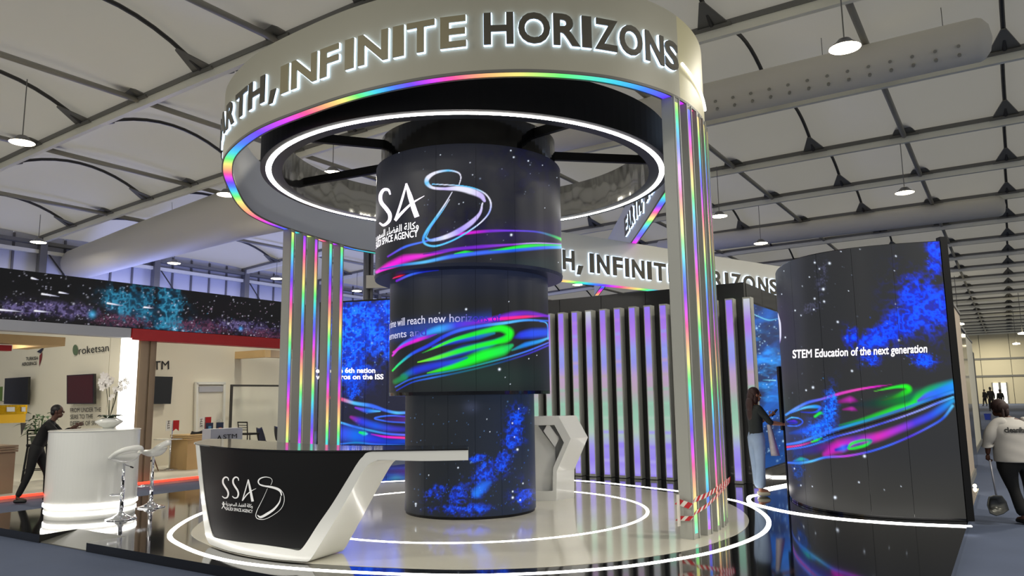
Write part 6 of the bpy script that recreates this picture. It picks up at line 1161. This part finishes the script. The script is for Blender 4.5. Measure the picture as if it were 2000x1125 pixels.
# distant visitors in the aisle
for i, (x, y, hh, lb) in enumerate(((1938, 803, 757, 'distant visitor in a dark suit walking down the aisle, middle of three'), (1957, 806, 761, 'distant visitor in black walking in the aisle, right of three'), (1925, 793, 761, 'smallest distant visitor in black standing far down the aisle, left of three'))):
    P = atz(x, y, 0.0); px_ = 1475 / P[1]; s = (y - hh) / px_ / 1.72; person(lb, (P[0], P[1], 0), (-.4, -.1, .3)[i], s, dict(knL=(-.10, .10, .5), anL=(-.10, .16, .09), toL=(-.11, .3, .04), knR=(.1, 0, .5), anR=(.1, -.1, .09), toR=(.11, .04, .04), fat=1.15), (m_skind, m_blk, m_blk, m_blk2, m_hairk), 'short', group='visitors far down the aisle', far=True)
P = atz(1930, 820, 0); b = thing('blue_bin', 'blue plastic bin standing on the carpet down the aisle', 'bin', tuple(P)); r_ = 7.2 / 1475 * P[1]
MB().lathe([(0, 0), (r_ * .8, 0), (r_, r_ * 1.6), (r_ * .92, r_ * 1.6), (r_ * .74, .03), (0, .03)], n=4).build('tub', mat('bin_blue', (40, 60, 150), 0.4), b); MB().lathe([(r_ * 1.0, r_ * 1.56), (r_ * 1.07, r_ * 1.58), (r_ * 1.07, r_ * 1.66), (r_ * .98, r_ * 1.66)], n=4).build('rim', mat('bin_blue', (40, 60, 150), 0.4), b)

# ------------------------------------------------------------------ things along the aisle
def aisle_wall(name, lb, cat, u0, u1, v, w, ztop, m, extra=None):
    t = thing(name, lb, cat, H(u0, v, 0)); MB().hbox(u0, u1, v, v + w, 0, ztop).build('panel', m, t, world=True); MB().hbox(u0 - 0.04, u1, v - 0.03, v + w + 0.02, 0, 0.12).build('skirting', m_rail, t, world=True); MB().hbox(u0 - 0.03, u1, v - 0.02, v + w, ztop, ztop + 0.06).build('cap_rail', m_rail, t, world=True); return t
def vat(x, y, v): P = atplane(x, y, VX, v); return uo(P), P[2]
aisle_wall('beige_partition', 'beige partition just beyond the curved screen wall', 'partition', 15.2, 18.6, 0.76, 0.12, 3.3, mat('partition_beige', (176, 160, 140), 0.5))
t = thing('black_column', 'tall glossy black column beside the aisle beyond the curved screen wall', 'column', H(19.4, 0.86, 0)); MB().hbox(19.0, 21.0, 0.78, 0.94, 0, 3.05).build('shaft', m_black, t, world=True); MB().hbox(18.97, 21.03, 0.76, 0.96, 3.05, 3.12).build('cap', m_rail, t, world=True)
aisle_wall('white_partition', 'long white partition lining the aisle beyond the black column', 'partition', 24.5, 30, 0.95, 0.2, 3.3, mat('partition_cream', (222, 216, 194), 0.5))
t = aisle_wall('far_stand_wall', 'far stand wall with a glowing sign at the right edge of the aisle', 'partition', 62, 96, -2.6, -0.3, 6.0, mat('partition_cream', (222, 216, 194), 0.5)); MB().hbox(61.9, 62, -3.6, -2.75, 2.4, 3.6).build('glowing_sign', m_day, t, world=True)
t = thing('narrow_black_panel', 'narrow black panel on the white partition beside the aisle', 'panel', H(33, 1.3, 0)); MB().hbox(32.2, 40, 1.22, 1.4, 0, 3.4).build('panel', m_blackm, t, world=True); MB().hbox(32.1, 32.2, 1.2, 1.45, 0, 3.45).build('frame', m_rail, t, world=True)
t = thing('floor_spotlight', 'tiny bright spotlight at the foot of the partition by the aisle', 'spotlight', H(15.0, 0.6, 0.1)); MB().hbox(15.08, 15.12, 0.62, 0.66, 0.0, 0.1).build('stand', m_rail, t, world=True); MB().ball(H(15.1, 0.64, 0.13), 0.03, 8, 6).build('bulb', m_lamp, t, world=True)
